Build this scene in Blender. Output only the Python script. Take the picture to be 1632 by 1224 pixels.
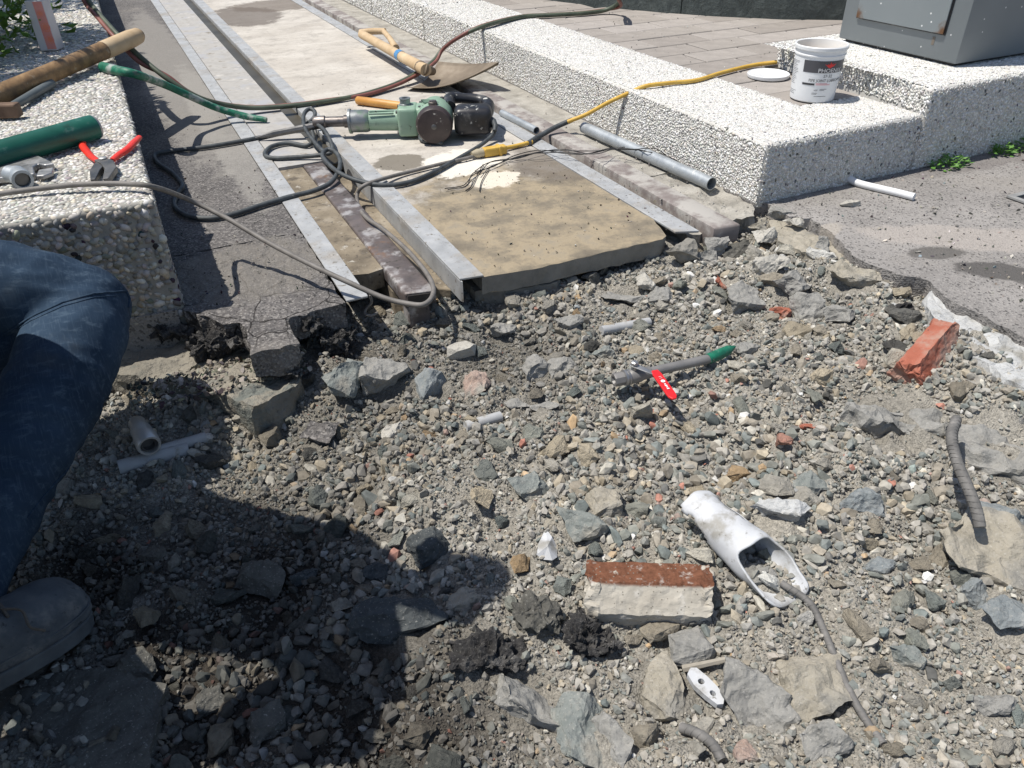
import bpy, bmesh, math, random
import numpy as np
from mathutils import Vector, Matrix, noise as mnoise
from mathutils.bvhtree import BVHTree

random.seed(7)
rng = np.random.default_rng(11)
for o in list(bpy.data.objects):
    bpy.data.objects.remove(o)
scene = bpy.context.scene
COL = scene.collection

# ------------------------------------------------------------------ camera
# world: X across the driveway (right), Y along the gate track (away), Z up, road surface z = 0
PITCH, ROLL, YAW, FPX = 0.6054, 0.0177, -0.44266, 1226.0
def _cam_axes():
    f = np.array([0, math.cos(PITCH), -math.sin(PITCH)])
    r = np.array([1.0, 0, 0])
    d = np.array([0, -math.sin(PITCH), -math.cos(PITCH)])
    r2 = math.cos(ROLL)*r + math.sin(ROLL)*d
    d2 = -math.sin(ROLL)*r + math.cos(ROLL)*d
    B = np.array([[math.cos(YAW), -math.sin(YAW), 0], [math.sin(YAW), math.cos(YAW), 0], [0, 0, 1]])
    return np.array([r2, d2, f]) @ B.T
CM = _cam_axes()
CPOS = np.array([0, 0, 1.0])
cam_data = bpy.data.cameras.new('camera')
cam = bpy.data.objects.new('camera', cam_data)
COL.objects.link(cam)
cam_data.sensor_width = 36.0
cam_data.lens = FPX*36.0/1632.0
cam_data.clip_start = 0.02
cam_data.clip_end = 500.0
mw = Matrix(((CM[0][0], -CM[1][0], -CM[2][0], CPOS[0]),
             (CM[0][1], -CM[1][1], -CM[2][1], CPOS[1]),
             (CM[0][2], -CM[1][2], -CM[2][2], CPOS[2]),
             (0, 0, 0, 1)))
cam.matrix_world = mw
scene.camera = cam

# ------------------------------------------------------------------ sky, sun, exposure
SUN_DIR = Vector((0.41, -0.17, -1.0)).normalized()
world = bpy.data.worlds.new('World')
scene.world = world
world.use_nodes = True
wn = world.node_tree
wn.nodes.clear()
sky = wn.nodes.new('ShaderNodeTexSky')
sky.sky_type = 'NISHITA'
sky.sun_disc = False
sky.sun_elevation = math.asin(-SUN_DIR.z)
sky.sun_rotation = math.atan2(-SUN_DIR.x, -SUN_DIR.y)
bg = wn.nodes.new('ShaderNodeBackground')
bg.inputs['Strength'].default_value = 0.10
wo = wn.nodes.new('ShaderNodeOutputWorld')
wn.links.new(sky.outputs[0], bg.inputs[0])
wn.links.new(bg.outputs[0], wo.inputs[0])
sl = bpy.data.lights.new('sun', 'SUN')
sl.energy = 4.7
sl.angle = math.radians(0.53)
sl.color = (1.0, 0.955, 0.88)
sun = bpy.data.objects.new('sun', sl)
COL.objects.link(sun)
sun.location = (-3, 2, 6)
sun.rotation_euler = SUN_DIR.to_track_quat('-Z', 'Y').to_euler()
scene.view_settings.view_transform = 'Standard'
scene.view_settings.look = 'None'
scene.view_settings.exposure = 0.16
scene.view_settings.gamma = 1.0
scene.view_settings.use_curve_mapping = False
scene.render.engine = 'CYCLES'

# ------------------------------------------------------------------ geometry helpers
def ray(x, y):
    return ((x-816)/FPX)*CM[0] + ((y-612)/FPX)*CM[1] + CM[2]
def at(x, y, z=0.0):
    d = ray(x, y)
    t = (z-CPOS[2])/d[2]
    return Vector(CPOS + t*d)
def cc(xc, yc, z):
    """point given to the right of / ahead of the viewer's standing point"""
    return Vector((xc*math.cos(YAW) - yc*math.sin(YAW), xc*math.sin(YAW) + yc*math.cos(YAW), z))
def pxm(p):
    return FPX/float(CM[2] @ (np.array(p)-CPOS))

def catmull(pts, seg=6):
    pts = [Vector(p) for p in pts]
    if len(pts) < 3:
        return pts
    P = [pts[0]*2-pts[1]] + pts + [pts[-1]*2-pts[-2]]
    out = []
    for i in range(1, len(P)-2):
        a, b, c, d = P[i-1], P[i], P[i+1], P[i+2]
        for k in range(seg):
            t = k/seg
            out.append(0.5*((2*b)+(c-a)*t+(2*a-5*b+4*c-d)*t*t+(3*b-a-3*c+d)*t**3))
    out.append(P[-2])
    return out

def lerpl(vals, n):
    vals = list(vals)
    if len(vals) == 1:
        return vals*n
    out = []
    for i in range(n):
        t = i/(n-1)*(len(vals)-1)
        k = min(int(t), len(vals)-2)
        out.append(vals[k]+(vals[k+1]-vals[k])*(t-k))
    return out

class MB:
    def __init__(s):
        s.v = []; s.f = []
    def add(s, vs, fs, m=None):
        b = len(s.v)
        for p in vs:
            p = Vector(p)
            s.v.append(m @ p if m is not None else p)
        s.f += [tuple(b+i for i in q) for q in fs]
        return s
    def box(s, c, size, m=None):
        x, y, z = c; a, b, h = (q/2 for q in size)
        vs = [(x-a, y-b, z-h), (x+a, y-b, z-h), (x+a, y+b, z-h), (x-a, y+b, z-h),
              (x-a, y-b, z+h), (x+a, y-b, z+h), (x+a, y+b, z+h), (x-a, y+b, z+h)]
        return s.add(vs, [(3, 2, 1, 0), (4, 5, 6, 7), (0, 1, 5, 4), (1, 2, 6, 5), (2, 3, 7, 6), (3, 0, 4, 7)], m)
    def tube(s, path, r, n=10, caps=True, flat=1.0, m=None, up=None, inner=None):
        path = [Vector(p) for p in path]
        R = lerpl(r if isinstance(r, (list, tuple)) else [r], len(path))
        T = []
        for i in range(len(path)):
            a = path[max(i-1, 0)]; b = path[min(i+1, len(path)-1)]
            t = (b-a)
            T.append(t.normalized() if t.length > 1e-9 else Vector((0, 0, 1)))
        u = Vector(up) if up is not None else (Vector((0, 0, 1)) if abs(T[0].z) < 0.9 else Vector((1, 0, 0)))
        vs, fs = [], []
        for i, p in enumerate(path):
            u = (u - T[i]*u.dot(T[i]))
            if u.length < 1e-6:
                u = T[i].orthogonal()
            u.normalize()
            w = T[i].cross(u)
            for k in range(n):
                a = 2*math.pi*k/n
                vs.append(p + w*(math.cos(a)*R[i]) + u*(math.sin(a)*R[i]*flat))
        for i in range(len(path)-1):
            for k in range(n):
                k2 = (k+1) % n
                fs.append((i*n+k, i*n+k2, (i+1)*n+k2, (i+1)*n+k))
        if caps:
            fs.append(tuple(range(n))[::-1])
            fs.append(tuple((len(path)-1)*n+k for k in range(n)))
        return s.add(vs, fs, m)
    def pipe(s, path, r, th, n=16, m=None):
        """hollow tube, open ends with a rim"""
        path = [Vector(p) for p in path]
        o = MB().tube(path, r, n, caps=False)
        i = MB().tube(path, r-th, n, caps=False)
        L = len(path)
        b = len(o.v)
        fs = list(o.f) + [tuple(b+k for k in q[::-1]) for q in i.f]
        for k in range(n):
            k2 = (k+1) % n
            fs.append((k2, k, b+k, b+k2))
            e = (L-1)*n
            fs.append((e+k, e+k2, b+e+k2, b+e+k))
        return s.add(o.v+i.v, fs, m)
    def lathe(s, prof, n=24, m=None, cap=True):
        vs, fs = [], []
        for (r, z) in prof:
            for k in range(n):
                a = 2*math.pi*k/n
                vs.append((r*math.cos(a), r*math.sin(a), z))
        for i in range(len(prof)-1):
            for k in range(n):
                k2 = (k+1) % n
                fs.append((i*n+k, i*n+k2, (i+1)*n+k2, (i+1)*n+k))
        if cap:
            fs.append(tuple(range(n))[::-1])
            fs.append(tuple((len(prof)-1)*n+k for k in range(n)))
        return s.add(vs, fs, m)
    def prism(s, poly, z0, z1, m=None):
        n = len(poly)
        ar = sum(poly[i][0]*poly[(i+1) % n][1]-poly[(i+1) % n][0]*poly[i][1] for i in range(n))
        if ar < 0:
            poly = poly[::-1]
        vs = [(p[0], p[1], z0) for p in poly]+[(p[0], p[1], z1) for p in poly]
        fs = [tuple(range(n))[::-1], tuple(range(n, 2*n))]
        for i in range(n):
            j = (i+1) % n
            fs.append((i, j, n+j, n+i))
        return s.add(vs, fs, m)

def link(o, parent=None):
    COL.objects.link(o)
    if parent is not None:
        o.parent = parent
    return o
def wloc(o):
    v = Vector((0, 0, 0))
    while o is not None:
        v = v + o.location
        o = o.parent
    return v
def build(mb, name, mat, parent=None, smooth=None, bevel=0.0, bseg=2, local=False, origin=None, fn=None, tri=False):
    """one mesh object. World coordinates unless local; parents here are unrotated unless local is used"""
    bm = bmesh.new()
    vs = [bm.verts.new(p) for p in mb.v]
    for q in mb.f:
        try:
            bm.faces.new([vs[i] for i in q])
        except ValueError:
            pass
    if bevel > 0:
        bm.normal_update()
        ed = [e for e in bm.edges if len(e.link_faces) == 2 and e.calc_face_angle(0) > 0.5]
        bmesh.ops.bevel(bm, geom=ed, offset=bevel, segments=bseg, profile=0.5, affect='EDGES', clamp_overlap=True)
    if fn:
        fn(bm)
    bmesh.ops.recalc_face_normals(bm, faces=bm.faces)
    if tri:
        bmesh.ops.triangulate(bm, faces=bm.faces)
    if not local:
        off = wloc(parent) if parent is not None else Vector((0, 0, 0))
        if origin is not None:
            off = off + (Vector(origin)-off)
        for v in bm.verts:
            v.co -= off
    me = bpy.data.meshes.new(name)
    bm.to_mesh(me); bm.free()
    o = bpy.data.objects.new(name, me)
    if mat is not None:
        me.materials.append(mat)
    if smooth is not None:
        me.polygons.foreach_set('use_smooth', [True]*len(me.polygons))
        me.set_sharp_from_angle(angle=math.radians(smooth))
    link(o, parent)
    if origin is not None and not local:
        o.location = Vector(origin) - (wloc(parent) if parent is not None else Vector((0, 0, 0)))
    return o
def tag(o, label=None, cat=None, group=None, kind=None):
    if label: o['label'] = label
    if cat: o['category'] = cat
    if group: o['group'] = group
    if kind: o['kind'] = kind
    return o
def thing(name, label, cat, loc=(0, 0, 0), rot=None, group=None):
    o = bpy.data.objects.new(name, None)
    o.empty_display_size = 0.05
    COL.objects.link(o)
    o.location = loc
    if rot is not None:
        o.rotation_euler = rot
    return tag(o, label, cat, group)
def copy_tree(o, parent=None):
    c = o.copy(); COL.objects.link(c); c.parent = parent
    for ch in o.children:
        copy_tree(ch, c)
    return c
def text2d(s, size):
    cu = bpy.data.curves.new('t', 'FONT')
    cu.body = s; cu.size = size; cu.resolution_u = 3
    ob = bpy.data.objects.new('t', cu)
    me = ob.to_mesh()
    vs = [tuple(v.co) for v in me.vertices]
    fs = [tuple(p.vertices) for p in me.polygons]
    ob.to_mesh_clear()
    bpy.data.objects.remove(ob); bpy.data.curves.remove(cu)
    return vs, fs
def axes(origin, x, z=None):
    """matrix with local +x along x, local z close to z"""
    x = Vector(x).normalized()
    z = Vector(z) if z is not None else Vector((0, 0, 1))
    y = z.cross(x).normalized()
    z = x.cross(y)
    return Matrix(((x.x, y.x, z.x, origin[0]), (x.y, y.y, z.y, origin[1]), (x.z, y.z, z.z, origin[2]), (0, 0, 0, 1)))

# numpy value noise
_perm = np.random.default_rng(5).random((256, 256))
def vnoise(x, y):
    xi = np.floor(x).astype(int); yi = np.floor(y).astype(int)
    fx = x-xi; fy = y-yi
    fx = fx*fx*(3-2*fx); fy = fy*fy*(3-2*fy)
    a = _perm[xi & 255, yi & 255]; b = _perm[(xi+1) & 255, yi & 255]
    c = _perm[xi & 255, (yi+1) & 255]; d = _perm[(xi+1) & 255, (yi+1) & 255]
    return (a*(1-fx)+b*fx)*(1-fy)+(c*(1-fx)+d*fx)*fy
def fbm(x, y, o=4, g=0.5):
    s = 0; a = 1; t = 0
    for i in range(o):
        s = s+a*vnoise(x*2**i+17.3*i, y*2**i+9.1*i); t += a; a *= g
    return s/t-0.5

# ------------------------------------------------------------------ materials
class NT:
    def __init__(s, name):
        s.m = bpy.data.materials.new(name); s.m.use_nodes = True
        s.t = s.m.node_tree; s.t.nodes.clear()
        s.out = s.n('ShaderNodeOutputMaterial'); s.b = s.n('ShaderNodeBsdfPrincipled')
        s.l(s.b.outputs[0], s.out.inputs[0])
        tc = s.n('ShaderNodeTexCoord'); s.co = tc.outputs['Object']
    def n(s, t, **k):
        q = s.t.nodes.new(t)
        for a, b in k.items():
            setattr(q, a, b)
        return q
    def l(s, a, b):
        s.t.links.new(a, b)
    def noise(s, scale, detail=5, rough=0.55, vec=None, dist=0.0):
        q = s.n('ShaderNodeTexNoise')
        q.inputs['Scale'].default_value = scale; q.inputs['Detail'].default_value = detail
        q.inputs['Roughness'].default_value = rough; q.inputs['Distortion'].default_value = dist
        s.l(vec or s.co, q.inputs['Vector'])
        return q.outputs['Fac']
    def voro(s, scale, feature='F1', out='Distance', rnd=1.0, vec=None):
        q = s.n('ShaderNodeTexVoronoi', feature=feature)
        q.inputs['Scale'].default_value = scale
        if 'Randomness' in q.inputs: q.inputs['Randomness'].default_value = rnd
        s.l(vec or s.co, q.inputs['Vector'])
        return q.outputs[out]
    def stretch(s, sc, rot=(0, 0, 0), loc=(0, 0, 0)):
        q = s.n('ShaderNodeMapping')
        q.inputs['Scale'].default_value = sc; q.inputs['Rotation'].default_value = rot; q.inputs['Location'].default_value = loc
        s.l(s.co, q.inputs['Vector'])
        return q.outputs[0]
    def ramp(s, fac, stops):
        q = s.n('ShaderNodeValToRGB')
        e = q.color_ramp.elements
        while len(e) < len(stops): e.new(0.5)
        for i, (p, c) in enumerate(stops):
            e[i].position = p; e[i].color = (c[0], c[1], c[2], 1)
        s.l(fac, q.inputs[0])
        return q.outputs[0]
    def step(s, fac, lo, hi):
        q = s.n('ShaderNodeMapRange'); q.interpolation_type = 'SMOOTHSTEP'
        q.inputs['From Min'].default_value = lo; q.inputs['From Max'].default_value = hi
        s.l(fac, q.inputs[0])
        return q.outputs[0]
    def math(s, op, a, b=None):
        q = s.n('ShaderNodeMath', operation=op)
        for i, x in enumerate((a, b)):
            if x is None: continue
            if isinstance(x, (int, float)): q.inputs[i].default_value = x
            else: s.l(x, q.inputs[i])
        return q.outputs[0]
    def mix(s, fac, a, b, blend='MIX'):
        q = s.n('ShaderNodeMix', data_type='RGBA', blend_type=blend)
        for i, x in ((0, fac), (6, a), (7, b)):
            if isinstance(x, (int, float)): q.inputs[i].default_value = x
            elif isinstance(x, tuple): q.inputs[i].default_value = (*x[:3], 1)
            else: s.l(x, q.inputs[i])
        return q.outputs[2]
    def spot(s, c, r, rot=0.0, soft=0.3, wob=0.5, nscale=9):
        """1 inside an irregular patch round c with radii r"""
        q = s.n('ShaderNodeMapping', vector_type='TEXTURE')
        q.inputs['Location'].default_value = (c[0], c[1], 0); q.inputs['Rotation'].default_value = (0, 0, rot)
        q.inputs['Scale'].default_value = (r[0], r[1], 1000)
        s.l(s.co, q.inputs['Vector'])
        v = s.n('ShaderNodeVectorMath', operation='LENGTH'); s.l(q.outputs[0], v.inputs[0])
        nn = s.noise(nscale, 8, 0.72)
        d = s.math('ADD', v.outputs['Value'], s.math('MULTIPLY', s.math('SUBTRACT', nn, 0.5), wob*2.6))
        q2 = s.step(d, 1+soft/2, 1-soft/2)
        return q2
    def attr(s, name='col'):
        q = s.n('ShaderNodeAttribute', attribute_name=name)
        return q.outputs['Color']
    def bump(s, h, strength=0.5, dist=0.002, prev=None):
        q = s.n('ShaderNodeBump'); q.inputs['Strength'].default_value = strength; q.inputs['Distance'].default_value = dist
        s.l(h, q.inputs['Height'])
        if prev is not None: s.l(prev, q.inputs['Normal'])
        s.l(q.outputs[0], s.b.inputs['Normal'])
        return q.outputs[0]
    def fin(s, col=None, rough=0.8, metal=0.0, spec=None):
        for key, x in (('Base Color', col), ('Roughness', rough), ('Metallic', metal), ('Specular IOR Level', spec)):
            if x is None: continue
            if isinstance(x, (int, float)): s.b.inputs[key].default_value = x
            elif isinstance(x, tuple): s.b.inputs[key].default_value = (*x[:3], 1)
            else: s.l(x, s.b.inputs[key])
        return s.m

def simple(name, stops, scale=10, rough=0.7, metal=0.0, bump=0.3, bscale=80, bdist=0.001, detail=5, wear=None, spec=None, stretch=None):
    t = NT(name)
    vec = t.stretch(stretch) if stretch else None
    c = t.ramp(t.noise(scale, detail, 0.6, vec=vec), stops)
    if wear:
        for (col, sc, lo, hi) in wear:
            c = t.mix(t.step(t.noise(sc, 6, 0.65), lo, hi), c, col)
    if bump:
        t.bump(t.noise(bscale, 4, 0.6, vec=vec), bump, bdist)
    return t.fin(c, rough, metal, spec)

def m_asphalt(name, base, spots=(), cracks=None):
    t = NT(name)
    c = t.ramp(t.noise(3.0, 6, 0.6), [(0.3, tuple(x*0.75 for x in base)), (0.7, tuple(x*1.25 for x in base))])
    vc = t.voro(190, out='Color')
    g = t.n('ShaderNodeSeparateColor'); t.l(vc, g.inputs[0])
    c = t.mix(t.math('MULTIPLY', t.step(g.outputs[0], 0.55, 1.0), 0.6), c, (0.34, 0.32, 0.30))
    c = t.mix(t.math('MULTIPLY', t.step(g.outputs[1], 0.75, 1.0), 0.75), c, (0.03, 0.03, 0.03))
    c = t.mix(t.math('MULTIPLY', t.step(t.noise(1.7, 6, 0.65), 0.5, 0.72), 0.55), c, (0.29, 0.265, 0.235))
    if cracks is not None:
        e = t.n('ShaderNodeTexVoronoi', feature='DISTANCE_TO_EDGE'); e.inputs['Scale'].default_value = 8.0
        dv = t.n('ShaderNodeMix', data_type='VECTOR'); nz = t.n('ShaderNodeTexNoise'); nz.inputs['Scale'].default_value = 14; t.l(t.co, nz.inputs['Vector'])
        dv.inputs[0].default_value = 0.035; t.l(t.co, dv.inputs[4]); t.l(nz.outputs['Color'], dv.inputs[5]); t.l(dv.outputs[1], e.inputs['Vector'])
        ck = t.math('MULTIPLY', t.step(e.outputs['Distance'], .022, .006), t.spot(*cracks))
        c = t.mix(t.math('MULTIPLY', ck, .9), c, (.015, .014, .013))
    for (cen, rad, rot, col, amt) in spots:
        c = t.mix(t.math('MULTIPLY', t.spot(cen, rad, rot), amt), c, col)
    d = t.voro(190)
    b = t.bump(d, 0.7, 0.003)
    t.bump(t.noise(45, 5, 0.6), 0.5, 0.006, prev=b)
    return t.fin(c, 0.92, spec=0.25)
# ------------------------------------------------------------------ numpy scatter of many small stones into one mesh
def hull_proto(r, nv, flat=1.0, jit=0.35):
    bm = bmesh.new()
    for i in range(nv):
        d = r.normal(size=3); d /= np.linalg.norm(d)
        d = d*(1-jit*r.random())
        bm.verts.new((d[0], d[1], d[2]*flat))
    res = bmesh.ops.convex_hull(bm, input=bm.verts)
    bmesh.ops.delete(bm, geom=[g for g in res['geom_interior'] if isinstance(g, bmesh.types.BMVert)], context='VERTS')
    bmesh.ops.triangulate(bm, faces=bm.faces)
    bmesh.ops.recalc_face_normals(bm, faces=bm.faces)
    bm.verts.index_update()
    V = np.array([v.co[:] for v in bm.verts]); F = np.array([[v.index for v in f.verts] for f in bm.faces])
    bm.free()
    return V, F
def ico_proto(r, jit=0.1):
    bm = bmesh.new(); bmesh.ops.create_icosphere(bm, subdivisions=1, radius=1.0)
    bm.verts.index_update()
    V = np.array([v.co[:] for v in bm.verts])*(1+jit*r.normal(size=(12, 1))); F = np.array([[v.index for v in f.verts] for f in bm.faces])
    bm.free()
    return V, F
def rand_rot(n, tilt=1.0):
    q = rng.normal(size=(n, 4)); q[:, 1:3] *= tilt
    q /= np.linalg.norm(q, axis=1)[:, None]
    w, x, y, z = q.T
    return np.stack([np.stack([1-2*(y*y+z*z), 2*(x*y-z*w), 2*(x*z+y*w)], 1),
                     np.stack([2*(x*y+z*w), 1-2*(x*x+z*z), 2*(y*z-x*w)], 1),
                     np.stack([2*(x*z-y*w), 2*(y*z+x*w), 1-2*(x*x+y*y)], 1)], 1)
def scatter(name, protos, idx, P, R, S, C, mat, parent=None, smooth=False, kind='stuff'):
    VV, FF, CC = [], [], []
    base = 0
    for k, (V, F) in enumerate(protos):
        sel = np.where(idx == k)[0]
        if len(sel) == 0: continue
        v = V[None]*S[sel][:, None, :]
        v = np.einsum('nij,nvj->nvi', R[sel], v)+P[sel][:, None, :]
        n, m = v.shape[:2]
        f = F[None]+(np.arange(n)*m)[:, None, None]+base
        VV.append(v.reshape(-1, 3)); FF.append(f.reshape(-1, 3)); CC.append(np.repeat(C[sel], m, axis=0))
        base += n*m
    V = np.concatenate(VV); F = np.concatenate(FF); C = np.concatenate(CC)
    if parent is not None:
        V = V-np.array(wloc(parent))
    me = bpy.data.meshes.new(name)
    me.vertices.add(len(V)); me.vertices.foreach_set('co', V.astype(np.float32).ravel())
    me.loops.add(F.size); me.loops.foreach_set('vertex_index', F.astype(np.int32).ravel())
    me.polygons.add(len(F)); me.polygons.foreach_set('loop_start', np.arange(0, F.size, 3, dtype=np.int32))
    me.polygons.foreach_set('loop_total', np.full(len(F), 3, dtype=np.int32))
    me.polygons.foreach_set('use_smooth', np.full(len(F), smooth))
    a = me.attributes.new('col', 'FLOAT_COLOR', 'POINT')
    a.data.foreach_set('color', np.concatenate([C, np.ones((len(C), 1))], 1).astype(np.float32).ravel())
    me.materials.append(mat)
    me.update(calc_edges=True); me.validate()
    o = bpy.data.objects.new(name, me)
    link(o, parent)
    if kind: o['kind'] = kind
    return o
def palette(n, cols, w, var=0.18):
    cols = np.array(cols); w = np.array(w, float)
    k = rng.choice(len(cols), n, p=w/w.sum())
    c = cols[k]*(1+var*rng.normal(size=(n, 1)))+0.012*rng.normal(size=(n, 3))
    return np.clip(c, 0.012, 0.8)
_r = np.random.default_rng(3)
PEB = []
for i in range(6):
    V_, F_ = ico_proto(_r, 0.08); PEB.append((V_, np.array([f for f in F_ if V_[f][:, 2].mean() > -.5])))
HUL_S = [hull_proto(_r, 9, 0.8, 0.3) for i in range(14)]
HUL_M = [hull_proto(_r, 14, 0.8, 0.3) for i in range(20)]
HUL_L = [hull_proto(_r, 22, 0.8, 0.28) for i in range(20)]
CRUMB = [ico_proto(_r, 0.22) for i in range(12)]

def m_attr(name, var=0.25, rough=0.92, bump=0.5, bscale=250, bdist=0.001, nscale=60):
    t = NT(name)
    n = t.noise(nscale, 5, 0.65)
    c = t.mix(1.0, t.attr(), t.ramp(n, [(0.25, (1-var*2,)*3), (0.75, (1+var,)*3)]), 'MULTIPLY')
    if bump: t.bump(t.noise(bscale, 4, 0.65), bump, bdist)
    return t.fin(c, rough, spec=0.3)
M_PEB = m_attr('washed_pebble', 0.12, 0.7, 0.2)
M_GRAV = m_attr('gravel_stone', 0.22)
M_MORTAR = simple('pebble_mortar', [(0.3, (.50, .485, .45)), (0.7, (.64, .625, .59))], 25, 0.95, bump=0.4, bscale=180, bdist=0.002)
M_MORTAR_L = simple('planter_mortar', [(0.3, (0.24, 0.23, 0.205)), (0.7, (0.36, 0.345, 0.31))], 25, 0.95, bump=0.6, bscale=180, bdist=0.002)

def pebbles(name, parent, faces, r, space, cols, w, flat=0.55, jit=0.42, tilt=.14, vflat=1.0):
    P, N = [], []
    for (o, u, v, n) in faces:
        o, u, v, n = (np.array(q, float) for q in (o, u, v, n))
        lu, lv = np.linalg.norm(u), np.linalg.norm(v)
        a, b = max(1, int(lu/space)), max(1, int(lv/space))
        gi, gj = np.meshgrid(np.arange(a), np.arange(b), indexing='ij')
        s = (gi+0.5+jit*(rng.random(gi.shape)*2-1)+0.5*(gj % 2)-0.25)/a
        t = (gj+0.5+jit*(rng.random(gi.shape)*2-1))/b
        p = o+s.reshape(-1, 1)*u+t.reshape(-1, 1)*v
        P.append(p); N.append(np.repeat(n[None], len(p), 0))
    P = np.concatenate(P); N = np.concatenate(N); n = len(P)
    keep = rng.random(n) < 0.94
    P, N = P[keep], N[keep]; n = len(P)
    d = rng.normal(size=(n, 3)); d -= N*(d*N).sum(1)[:, None]; d /= np.linalg.norm(d, axis=1)[:, None]
    N2 = N+tilt*rng.normal(size=(n, 3)); N2 /= np.linalg.norm(N2, axis=1)[:, None]
    e = np.cross(N2, d); e /= np.linalg.norm(e, axis=1)[:, None]; d = np.cross(e, N2)
    R = np.stack([d, e, N2], axis=2)
    s = r*np.clip(1+0.28*rng.normal(size=n), 0.5, 1.8)
    S = np.stack([s*(1.1+0.35*rng.random(n)), s*(0.8+0.2*rng.random(n)), s*flat*(0.8+0.4*rng.random(n))], 1)
    S[:, 2] *= np.where(np.abs(N[:, 2]) < .3, vflat, 1.0)
    P = P-N*(s*flat*0.25*np.where(np.abs(N[:, 2]) < .3, vflat, 1.0))[:, None]
    C = palette(n, cols, w, 0.12)
    return scatter(name, PEB, rng.integers(0, len(PEB), n), P, R, S, C, M_PEB, parent, smooth=True)

# ------------------------------------------------------------------ the trench bed
CTRL = [(660, 545, -.14), (760, 500, -.11), (900, 490, -.105), (1030, 460, -.10), (1120, 420, -.09), (1200, 400, -.06), (1250, 370, -.035), (1330, 430, -.04),
        (1420, 480, -.045), (1500, 530, -.05), (1560, 560, -.045), (1625, 610, -.05), (1350, 560, -.085), (1200, 520, -.10), (1000, 560, -.125), (800, 560, -.13),
        (1450, 640, -.085), (1580, 720, -.085), (1400, 720, -.10), (1250, 650, -.12), (1050, 650, -.135), (820, 650, -.15), (640, 650, -.18), (560, 700, -.20),
        (420, 720, -.215), (280, 720, -.225), (180, 760, -.22), (60, 830, -.21), (300, 830, -.21), (520, 820, -.205), (700, 780, -.175), (900, 780, -.16), (1100, 760, -.15),
        (1300, 800, -.145), (1500, 850, -.13), (1630, 900, -.12), (1450, 1000, -.145), (1200, 980, -.165), (1000, 950, -.175), (800, 920, -.185), (600, 950, -.215),
        (400, 950, -.225), (250, 950, -.22), (100, 1060, -.215), (300, 1130, -.225), (550, 1130, -.225), (800, 1120, -.205), (1000, 1150, -.185), (1250, 1130, -.175),
        (1500, 1170, -.155), (1630, 1200, -.15), (330, 655, -.19), (230, 620, -.17), (500, 610, -.135), (560, 590, -.13), (480, 660, -.18), (620, 560, -.12)]
_cp = np.array([list(at(a, b, z)) for a, b, z in CTRL] + [[-1.2, 2.0, -.16], [-1.4, 1.2, -.2], [-1.4, 0, -.15], [-.6, .2, -.2], [.3, -.3, -.2], [1.2, -.3, -.16], [1.85, -.4, -.1], [1.95, .6, -.1],
                [-1.6, -1.2, -.06], [.3, -1.2, -.06], [2.0, -1.2, -.06], [.2, 2.35, -.17], [1.1, 2.3, -.14], [1.6, 2.3, -.12], [2.1, 1.5, -.1], [-.5, 2.3, -.16]])
def H0(x, y):
    x = np.atleast_1d(np.asarray(x, float)); y = np.atleast_1d(np.asarray(y, float))
    num = 0; den = 0
    for (a, b, z) in _cp:
        w = 1.0/((x-a)**2+(y-b)**2+0.006)**1.6
        num = num+w*z; den = den+w
    return num/den
def H(x, y):
    h = H0(x, y)
    x = np.atleast_1d(np.asarray(x, float)); y = np.atleast_1d(np.asarray(y, float))
    r_ = fbm(x*13+4, y*13, 2)
    return h+0.075*fbm(x*5, y*5, 3)+0.05*(.16-np.abs(r_))+0.03*fbm(x*30, y*30, 3)
def gz(x, y):
    return float(H(x, y)[0])
def gpt(px, py, dz=0.0):
    z = -0.12
    for i in range(12):
        p = at(px, py, z); z = 0.5*z+0.5*(gz(p.x, p.y)+dz)
    return at(px, py, z)

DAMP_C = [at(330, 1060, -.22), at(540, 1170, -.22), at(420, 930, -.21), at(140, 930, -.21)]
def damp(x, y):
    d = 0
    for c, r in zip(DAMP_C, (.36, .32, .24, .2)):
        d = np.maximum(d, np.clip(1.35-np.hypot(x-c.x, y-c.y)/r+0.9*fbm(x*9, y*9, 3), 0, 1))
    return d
_dc = [at(600, 590, -.15), at(520, 700, -.2), at(760, 560, -.13)]
def dirt(x, y):
    d = 0
    for c in _dc: d = np.maximum(d, np.clip(1.25-np.hypot(x-c.x, y-c.y)/.34+.8*fbm(x*8+1, y*8, 3), 0, 1))
    return 1-.36*d
gx = np.linspace(-1.75, 2.15, 390); gy = np.linspace(-1.35, 2.45, 380)
GX, GY = np.meshgrid(gx, gy, indexing='ij')
GZ = H(GX.ravel(), GY.ravel())+0.008*fbm(GX.ravel()*90, GY.ravel()*90, 3)
GV = np.stack([GX.ravel(), GY.ravel(), GZ], 1)
ii = (np.arange(389)[:, None]*380+np.arange(379)[None]).ravel()
GF = np.stack([ii, ii+380, ii+381, ii+1], 1)
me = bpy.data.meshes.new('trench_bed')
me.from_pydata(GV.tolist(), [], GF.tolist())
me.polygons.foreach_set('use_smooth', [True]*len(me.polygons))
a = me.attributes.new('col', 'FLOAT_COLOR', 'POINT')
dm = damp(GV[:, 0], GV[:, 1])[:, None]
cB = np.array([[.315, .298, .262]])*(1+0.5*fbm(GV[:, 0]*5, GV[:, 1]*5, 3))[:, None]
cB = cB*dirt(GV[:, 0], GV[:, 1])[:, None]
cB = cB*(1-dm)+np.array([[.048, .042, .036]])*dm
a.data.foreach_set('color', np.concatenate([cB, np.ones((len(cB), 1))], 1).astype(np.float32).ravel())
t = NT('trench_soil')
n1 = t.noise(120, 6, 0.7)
c = t.mix(1.0, t.attr(), t.ramp(n1, [(0.3, (.55, .55, .55)), (0.7, (1.35, 1.33, 1.3))]), 'MULTIPLY')
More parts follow.
